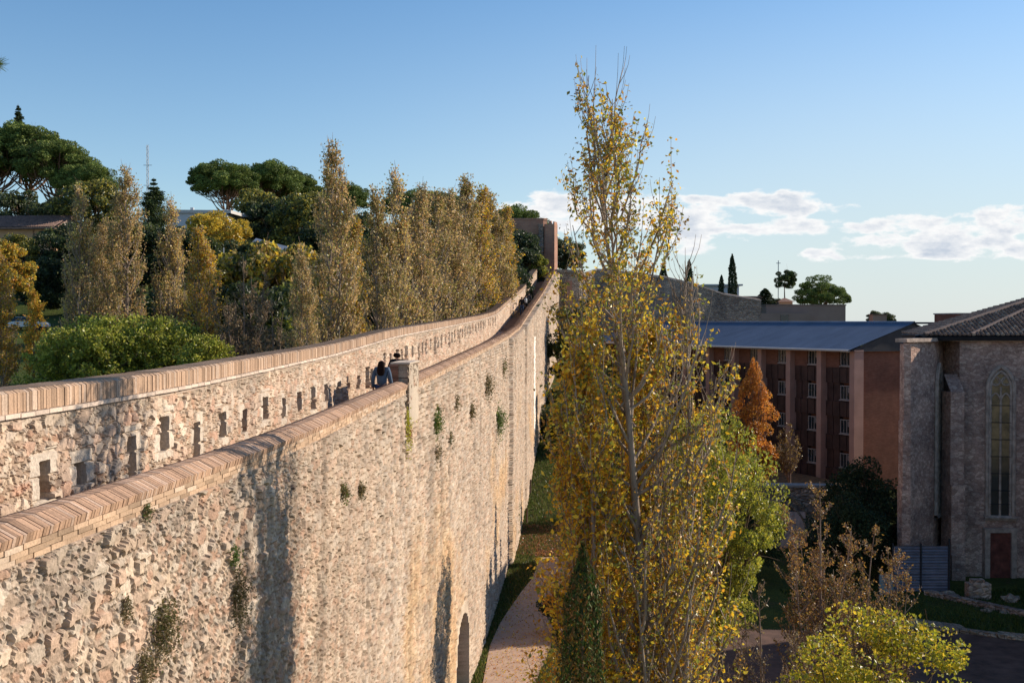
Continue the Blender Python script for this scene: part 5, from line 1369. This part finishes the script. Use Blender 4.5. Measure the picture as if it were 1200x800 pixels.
# tiled roof: barrel tiles laid in courses on each facet
AP = (36.5, 69.5, 2.6); ZEV = ZC+.35
def tiled(mb, e0, e1, ap):
    e0, e1, ap = (np.array(q, float) for q in (e0, e1, ap)); ex = e1-e0; L = np.linalg.norm(ex); ex /= L
    a = ap-e0; px = a@ex; up = a-px*ex; Hh = np.linalg.norm(up); up /= Hh; nn = np.cross(ex, up)
    if nn[2] < 0: nn = -nn
    mb.quad(e0, e1, ap, ap+1e-3, (.10, .07, .06)); s_ = min(0, px)+.12
    while s_ < max(L, px):
        if s_ < px: hi = Hh*s_/px if px > 0 else 0; lo_ = Hh*(s_-L)/(px-L) if (s_ > L) else -.08
        else: hi = Hh*(L-s_)/(L-px) if L > px else 0; lo_ = Hh*s_/px if (s_ < 0) else -.08
        lim = min(hi, Hh*.999); g = lo_
        while g < lim-.1:
            g1 = min(g+.42, lim); p0 = e0+ex*s_+up*g+nn*.05; p1 = e0+ex*s_+up*g1+nn*.015
            th = np.linspace(0, math.pi, 5); V = []
            for p_, r_ in ((p0, .115), (p1, .085)):
                for t in th: V.append(p_+ex*math.cos(t)*r_*1.0+nn*math.sin(t)*r_)
            V += [p0-nn*.03]
            c = np.array(random.choice([(.20, .14, .11), (.27, .18, .13), (.16, .12, .10), (.33, .26, .20)]))*(.8+.4*random.random())
            mb.add(V, [(i, i+1, 5+i+1, 5+i) for i in range(4)]+[(10, 0, 1, 2), (10, 2, 3, 4)], c); g += .36
        s_ += .27
ev = [(20.9, 57.9), (24.5, 60.2), (31, 59.2), (36, 61.0), (44, 61.5)]
T = MB(); O = (30.4, 67.5)
pe = [(19.9, 59.0), (24.35, 60.75), (30.6, 59.5), (36, 62.2)]
pe3 = [at(1083, 394, 60.5), at(1142, 394, 60.4), (31.5, 59.4, ZEV+.02), (37, 62.3, ZEV+.02)]
pe3 = [(q[0], q[1], ZEV) for q in pe3]
for a, b_ in zip(pe3[:-1], pe3[1:]): tiled(T, a, b_, AP)
tiled(T, (26.0, 74.0, ZEV), pe3[0], AP)
T.quad(pe3[-1], (46, 62.3, ZEV), (46, 69.5, 2.6), AP)
T.build('roof', M_TILE, ch)
T = MB()
for q in pe3: T.tube([(q[0], q[1], q[2]+.05), (AP[0], AP[1], AP[2]+.08)], .13, 6, (.18, .13, .11))
T.build('hip_tiles', M_TILE, ch)
T = MB()
for a, b_ in zip(pe3[:-1], pe3[1:]): T.tube([(a[0], a[1]+.15, ZEV-.14), (b_[0], b_[1]+.15, ZEV-.14)], .16, 4)
T.tube([(26.0, 74.0, ZEV-.14), pe3[0]], .15, 4); T.build('eaves', M_DARKM, ch)
T = MB(); T.prism([(22.3, 61.5), (24.6, 62.2), (31, 61.2), (37, 63.2), (41, 64), (41, 77), (28.3, 77)], ZC, ZEV); T.build('roof_base', M_DARKM, ch)
# unseen church and wing blocks, added outside the picture to shade the yard
T = MB(); T.box(42, 60, 61, 78, -16, -.5); T.build('shade_nave', M_CH, ch)
wg = empty('yard_shade_wing', (0, 0, 0)); tag(wg, 'unseen stone wing added beyond the picture edge to shade the yard', 'building')
T = MB(); T.box(32.5, 52, 45, 60.5, -16, -2.2); T.build('wall', M_CH, wg)
T = MB(); T.quad((32, 44.5, -2.2), (52.5, 44.5, -2.2), (52.5, 52.7, .4), (32, 52.7, .4)); T.quad((32, 61, -2.2), (52.5, 61, -2.2), (52.5, 52.7, .4), (32, 52.7, .4)); T.build('roof', M_ROOFT, wg)

# fence post on the bank, sticks
for k, (u, v) in enumerate(((617.5, 632), (621.5, 606))):
    g_ = at(u, v, 79+k*6); zz = gz(g_[0], g_[1]); T = MB(); T.tube([(0, 0, -.3), (0, 0, .6), (.02, 0, 1.05)], [.07, .065, .06], 8)
    o = T.build('wooden_post', M_BARK); o.location = (g_[0], g_[1], zz); tag(o, ('wooden post standing above the leaf litter at the foot of the bank', 'wooden post farther up the grass bank')[k], 'post')
T = MB(); T.add([(-2.2, 69.5, -14.93), (4.5, 69.5, -14.93), (3.8, 77, -14.5), (.2, 77.5, -14.5)], [(0, 1, 2, 3)])
leafp = rng.random((5200, 3))*np.array([4.4, 8, 0])+np.array([-.3, 70.5, 0])
leafp[:, 0] = fX(leafp[:, 1])+rng.random(5200)**1.2*5; leafp[:, 2] = [gz(a, b_)+.04+random.random()*.04 for a, b_, c in leafp]
V, Q, C = leaves(leafp, .14, [(.34, .15, .06), (.28, .12, .06), (.42, .22, .08), (.22, .12, .06)])
o = link('leaf_litter', mesh_q('leaf_litter', V, Q, C), M_LEAF); tag(o, 'rust coloured fallen leaves at the end of the path below the bank', 'leaves', kind='stuff')
n = 9000; lp = np.stack([rng.random(n)*5-2.2, 38+rng.random(n)*33, 0*rng.random(n)], -1); lp[:, 0] = fX(lp[:, 1])+.2+rng.random(n)**.8*5.5; lp[:, 2] = -14.95
V, Q, C = leaves(lp, .075, P_GOLD+P_OR, None, up=0); o = link('fallen_leaves', mesh_q('fallen_leaves', V, Q, C), M_LEAF); tag(o, 'scattered yellow leaves fallen on the path and grass', 'leaves', kind='stuff')

# ------------------------------------------------------------------ people
M_SKIN = plain('skin', (.50, .29, .20), .6, .06, 3); M_HAIRB = plain('dark_hair', (.016, .009, .007), .95, .4, 20, 0, 0, .1); 
def skin_obj(name, verts, edges, radii, mat, parent, sub=2):
    me = bpy.data.meshes.new(name); bm = bmesh.new(); sk = bm.verts.layers.skin.verify()
    vs = [bm.verts.new(v) for v in verts]
    for a, b_ in edges: bm.edges.new((vs[a], vs[b_]))
    for k, v in enumerate(vs): v[sk].radius = (radii[k], radii[k]) if not isinstance(radii[k], tuple) else radii[k]; v[sk].use_root = (k == 0)
    bm.to_mesh(me); bm.free()
    o = link(name, me, mat, parent); md = o.modifiers.new('Skin', 'SKIN'); md.use_smooth_shade = True
    s_ = o.modifiers.new('Sub', 'SUBSURF'); s_.levels = sub; s_.render_levels = sub
    return o
def person(loc, rz, H, top_m, leg_m, label, hair='short', walk=.18, bag=None, group=None):
    t = empty('person', loc, rz); k = H/1.72; t.scale = (k, k, k); tag(t, label, 'person', group)
    # facing +y
    w = walk
    J = {'pel': (0, 0, .96), 'wai': (0, -.01, 1.10), 'che': (0, 0, 1.28), 'nec': (0, .0, 1.46), 'hea': (0, .015, 1.56), 'top': (0, .01, 1.64),
         'sl': (-.17, 0, 1.40), 'sr': (.17, 0, 1.40), 'el': (-.23, -.04-w*.3, 1.14), 'er': (.23, -.04+w*.3, 1.14), 'hl': (-.24, .06-w*.5, .90), 'hr': (.24, .06+w*.6, .92),
         'fl': (-.235, .09-w*.5, .80), 'fr': (.235, .10+w*.6, .82),
         'pl': (-.09, 0, .90), 'pr': (.09, 0, .90), 'kl': (-.10, .03+w*.6, .50), 'kr': (.10, .05-w*.4, .50), 'al': (-.10, w*1.0, .08), 'ar': (.10, -w*1.1, .10), 'tl': (-.11, .16+w, .035), 'tr': (.11, .14-w*1.1, .03)}
    R_ = dict(pel=.12, wai=.105, che=.125, nec=.05, hea=.078, top=.07, sl=.055, sr=.055, el=.04, er=.04, hl=.03, hr=.03, fl=.026, fr=.026, pl=.085, pr=.085, kl=.055, kr=.055, al=.04, ar=.04, tl=.032, tr=.032)
    ks = list(J); E = [('pel', 'wai'), ('wai', 'che'), ('che', 'nec'), ('nec', 'hea'), ('hea', 'top'), ('che', 'sl'), ('che', 'sr'), ('sl', 'el'), ('sr', 'er'), ('el', 'hl'), ('er', 'hr'), ('hl', 'fl'), ('hr', 'fr'),
         ('pel', 'pl'), ('pel', 'pr'), ('pl', 'kl'), ('pr', 'kr'), ('kl', 'al'), ('kr', 'ar'), ('al', 'tl'), ('ar', 'tr')]
    ix = {a: i for i, a in enumerate(ks)}
    skin_obj('body', [J[a] for a in ks], [(ix[a], ix[b_]) for a, b_ in E], [R_[a] for a in ks], M_SKIN, t)
    ts = ['che', 'wai', 'pel', 'nec', 'sl', 'sr', 'el', 'er', 'hl', 'hr']; ti = {a: i for i, a in enumerate(ts)}
    JT = dict(J); JT['nec'] = (0, -.005, 1.43); JT['pel'] = (0, 0, .94)
    skin_obj('jacket', [JT[a] for a in ts], [(ti[a], ti[b_]) for a, b_ in [('che', 'wai'), ('wai', 'pel'), ('che', 'nec'), ('che', 'sl'), ('che', 'sr'), ('sl', 'el'), ('sr', 'er'), ('el', 'hl'), ('er', 'hr')]],
             [.155, .135, .15, .068, .075, .075, .058, .058, .046, .046], top_m, t)
    lt = ['pel', 'pl', 'pr', 'kl', 'kr', 'al', 'ar']; li = {a: i for i, a in enumerate(lt)}
    skin_obj('trousers', [J[a] for a in lt], [(li[a], li[b_]) for a, b_ in [('pel', 'pl'), ('pel', 'pr'), ('pl', 'kl'), ('pr', 'kr'), ('kl', 'al'), ('kr', 'ar')]], [.14, .105, .105, .075, .075, .056, .056], leg_m, t)
    skin_obj('shoe', [J['al'], J['tl']], [(0, 1)], [.05, .045], M_DARKM, t, 1); skin_obj('shoe', [J['ar'], J['tr']], [(0, 1)], [.05, .045], M_DARKM, t, 1)
    if hair == 'long': skin_obj('hair', [(0, -.02, 1.62), (0, -.055, 1.54), (0, -.10, 1.42), (0, -.12, 1.30), (.0, -.13, 1.22)], [(0, 1), (1, 2), (2, 3), (3, 4)], [(.085, .085), (.10, .085), (.12, .07), (.115, .05), (.07, .03)], M_HAIRB, t)
    elif hair == 'curly':
        o = skin_obj('hair', [(0, -.015, 1.63), (0, -.05, 1.55), (0, -.05, 1.50)], [(0, 1), (1, 2)], [.105, .11, .09], M_HAIRB, t)
        tx = bpy.data.textures.new('curl', 'CLOUDS'); tx.noise_scale = .04; dm = o.modifiers.new('D', 'DISPLACE'); dm.texture = tx; dm.strength = .04
    else: skin_obj('hair', [(0, -.012, 1.645), (0, -.04, 1.57), (0, -.045, 1.52)], [(0, 1), (1, 2)], [.078, .083, .06], M_HAIRB, t)
    # face: nose, eyes, ears
    f = MB(); f.tube([(0, .085, 1.585), (0, .105, 1.55), (0, .095, 1.54)], [.008, .014, .008], 6); f.build('nose', M_SKIN, t)
    for s_ in (-1, 1):
        e = MB(); e.tube([(.03*s_, .083, 1.59), (.03*s_, .092, 1.59)], [.011, .006], 8); e.build('eye', M_HAIRB, t)
        e = MB(); e.tube([(.078*s_, .0, 1.60), (.088*s_, -.01, 1.575), (.078*s_, 0, 1.55)], [.008, .014, .008], 6); e.build('ear', M_SKIN, t)
    m_ = MB(); m_.tube([(-.02, .088, 1.525), (0, .093, 1.523), (.02, .088, 1.525)], [.004, .007, .004], 5); m_.build('mouth', plain('lips', (.35, .12, .1)), t)
    if bag:
        b_ = MB(); b_.tube([(0, -.19, 1.0), (0, -.22, 1.15), (0, -.2, 1.34), (0, -.17, 1.38)], [.10, .14, .12, .05], 10); b_.build('backpack', bag, t, True)
DEN = plain('denim', (.075, .11, .16), .9, .25, 8); BLK = plain('black_cloth', (.012, .012, .015), .9, .2, 8); NAVY = plain('navy_cloth', (.03, .05, .10), .9, .2, 8); GRYC = plain('grey_cloth', (.10, .14, .15), .9, .25, 6)
def onwalk(u, d, o=None):
    x, y = off(d, o) if o is not None else (d*(u-600)/1300, d)
    return (float(x), float(y), float(fF(float(y)))+.01)
person(onwalk(447.5, 28.6), -.15, 1.66, DEN, NAVY, 'person seen from behind with long dark hair and a blue denim jacket on the walkway', 'long', .12, None)
person(onwalk(465.5, 31.0), -.1, 1.74, BLK, NAVY, 'person whose dark curly head shows just above the brick pier', 'curly', .12)
person(onwalk(611.5, 94), -.1, 1.72, BLK, NAVY, 'person in black with dark trousers, leftmost of the three climbing the stairs', 'short', .2, None, 'people climbing the stairs')
person(onwalk(616.3, 96), -.1, 1.68, BLK, BLK, 'person in black, middle of the three climbing the stairs', 'short', .16, plain('pale_bag', (.5, .5, .5)), 'people climbing the stairs')
person(onwalk(619.8, 98.5), -.1, 1.62, plain('dark_coat', (.04, .035, .04)), BLK, 'person in a dark coat, rightmost of the three climbing the stairs', 'short', .2, None, 'people climbing the stairs')

# ------------------------------------------------------------------ sky with clouds, sun, camera
SUN_AZ, SUN_EL = R(66), R(24)
w = bpy.data.worlds.new('World'); S.world = w; w.use_nodes = True; nt = w.node_tree; bg = nt.nodes['Background']
sky = N(nt, 'ShaderNodeTexSky', sky_type='NISHITA'); sky.sun_disc = False; sky.sun_elevation = SUN_EL; sky.sun_rotation = SUN_AZ
sky.altitude = 100; sky.air_density = 1.0; sky.dust_density = .25; sky.ozone_density = 3.0
tc = N(nt, 'ShaderNodeTexCoord'); sp_ = N(nt, 'ShaderNodeSeparateXYZ'); nt.links.new(tc.outputs['Generated'], sp_.inputs[0])
def MT(op, a, b_=None, c_=None, clamp=False):
    n = N(nt, 'ShaderNodeMath', operation=op, use_clamp=clamp)
    for k, v in enumerate((a, b_, c_)):
        if v is None: continue
        if isinstance(v, (int, float)): n.inputs[k].default_value = v
        else: nt.links.new(v, n.inputs[k])
    return n.outputs[0]
ysafe = MT('MAXIMUM', sp_.outputs[1], .05)
U = MT('DIVIDE', sp_.outputs[0], ysafe); V_ = MT('DIVIDE', sp_.outputs[2], ysafe)      # tangent plane around north
cb = N(nt, 'ShaderNodeCombineXYZ'); nt.links.new(U, cb.inputs[0]); nt.links.new(V_, cb.inputs[1])
mp = N(nt, 'ShaderNodeMapping'); mp.inputs['Scale'].default_value = (1, 2.3, 1); nt.links.new(cb.outputs[0], mp.inputs[0])
n1 = noise(nt, 22, 9, mp.outputs[0], .58); n2 = noise(nt, 60, 6, mp.outputs[0], .6)
clouds = [(612, 246, 50, 16), (655, 250, 50, 22), (700, 250, 50, 18), (800, 262, 60, 30), (780, 235, 60, 8), (915, 240, 66, 15), (925, 267, 58, 11), (860, 268, 40, 7), (958, 299, 26, 8), (1010, 268, 34, 7), (1060, 262, 45, 12),
          (1140, 264, 85, 14), (1190, 262, 60, 16), (1100, 285, 120, 14), (1180, 294, 90, 14), (1020, 285, 50, 10), (1110, 300, 90, 5)]
best = None; under = None
for (u, v, ru, rv) in clouds:
    du = MT('MULTIPLY', MT('SUBTRACT', U, (u-600)/F_PX), F_PX/ru); dv = MT('MULTIPLY', MT('SUBTRACT', V_, (377-v)/F_PX), F_PX/rv)
    e = MT('SUBTRACT', 1, MT('ADD', MT('MULTIPLY', du, du), MT('MULTIPLY', dv, dv)))
    best = e if best is None else MT('MAXIMUM', best, e)
cov = MT('ADD', MT('MULTIPLY', MT('MAXIMUM', best, -2.5), .32), MT('MULTIPLY', MT('SUBTRACT', n1, .5), 2.6))
mr = N(nt, 'ShaderNodeMapRange', interpolation_type='SMOOTHSTEP'); mr.inputs[1].default_value = -.12; mr.inputs[2].default_value = .22; nt.links.new(cov, mr.inputs[0])
front = MT('GREATER_THAN', sp_.outputs[1], .06); dens = MT('MULTIPLY', mr.outputs[0], front)
# thin veil low on the right and faint wisps
veil = N(nt, 'ShaderNodeMapRange', interpolation_type='SMOOTHSTEP'); veil.inputs[1].default_value = .36; veil.inputs[2].default_value = .0; nt.links.new(sp_.outputs[2], veil.inputs[0])
sh = N(nt, 'ShaderNodeMapRange'); sh.inputs[1].default_value = .12; sh.inputs[2].default_value = .8; nt.links.new(MT('ADD', cov, MT('MULTIPLY', MT('SUBTRACT', n2, .5), .9)), sh.inputs[0])
ccol = mixc(nt, sh.outputs[0], (6.3, 6.3, 6.3), (3.7, 4.15, 4.8))
hs = N(nt, 'ShaderNodeHueSaturation'); hs.inputs['Saturation'].default_value = 1.17; hs.inputs['Value'].default_value = .98; nt.links.new(sky.outputs[0], hs.inputs['Color'])
vr = N(nt, 'ShaderNodeMapRange', interpolation_type='SMOOTHSTEP'); vr.inputs[1].default_value = -.30; vr.inputs[2].default_value = .35; nt.links.new(sp_.outputs[0], vr.inputs[0])
vf = MT('MULTIPLY', MT('MULTIPLY', veil.outputs[0], .85), MT('ADD', MT('MULTIPLY', vr.outputs[0], .75), .25))
c = mixc(nt, vf, hs.outputs[0], (4.1, 4.65, 4.95)); c = mixc(nt, dens, c, ccol)
nt.links.new(c, bg.inputs[0]); bg.inputs[1].default_value = .11
sd = Vector((math.sin(SUN_AZ)*math.cos(SUN_EL), math.cos(SUN_AZ)*math.cos(SUN_EL), math.sin(SUN_EL)))
ld = bpy.data.lights.new('sun', 'SUN'); ld.energy = 4.6; ld.angle = R(.53); ld.color = (1, .87, .72)
lo = bpy.data.objects.new('sun', ld); COL.objects.link(lo); lo.rotation_euler = (-sd).to_track_quat('-Z', 'Y').to_euler(); lo.location = (30, 0, 40)

cam = bpy.data.cameras.new('camera'); cam.sensor_width = 36; cam.lens = 39; cam.clip_end = 8000; cam.clip_start = .1
co_ = bpy.data.objects.new('camera', cam); COL.objects.link(co_); co_.location = (0, 0, 0); co_.rotation_euler = (math.pi/2-PITCH, 0, 0); S.camera = co_
S.render.resolution_x = 1024; S.render.resolution_y = 682
S.view_settings.view_transform = 'Standard'; S.view_settings.look = 'None'; S.view_settings.gamma = 1; S.view_settings.exposure = .5
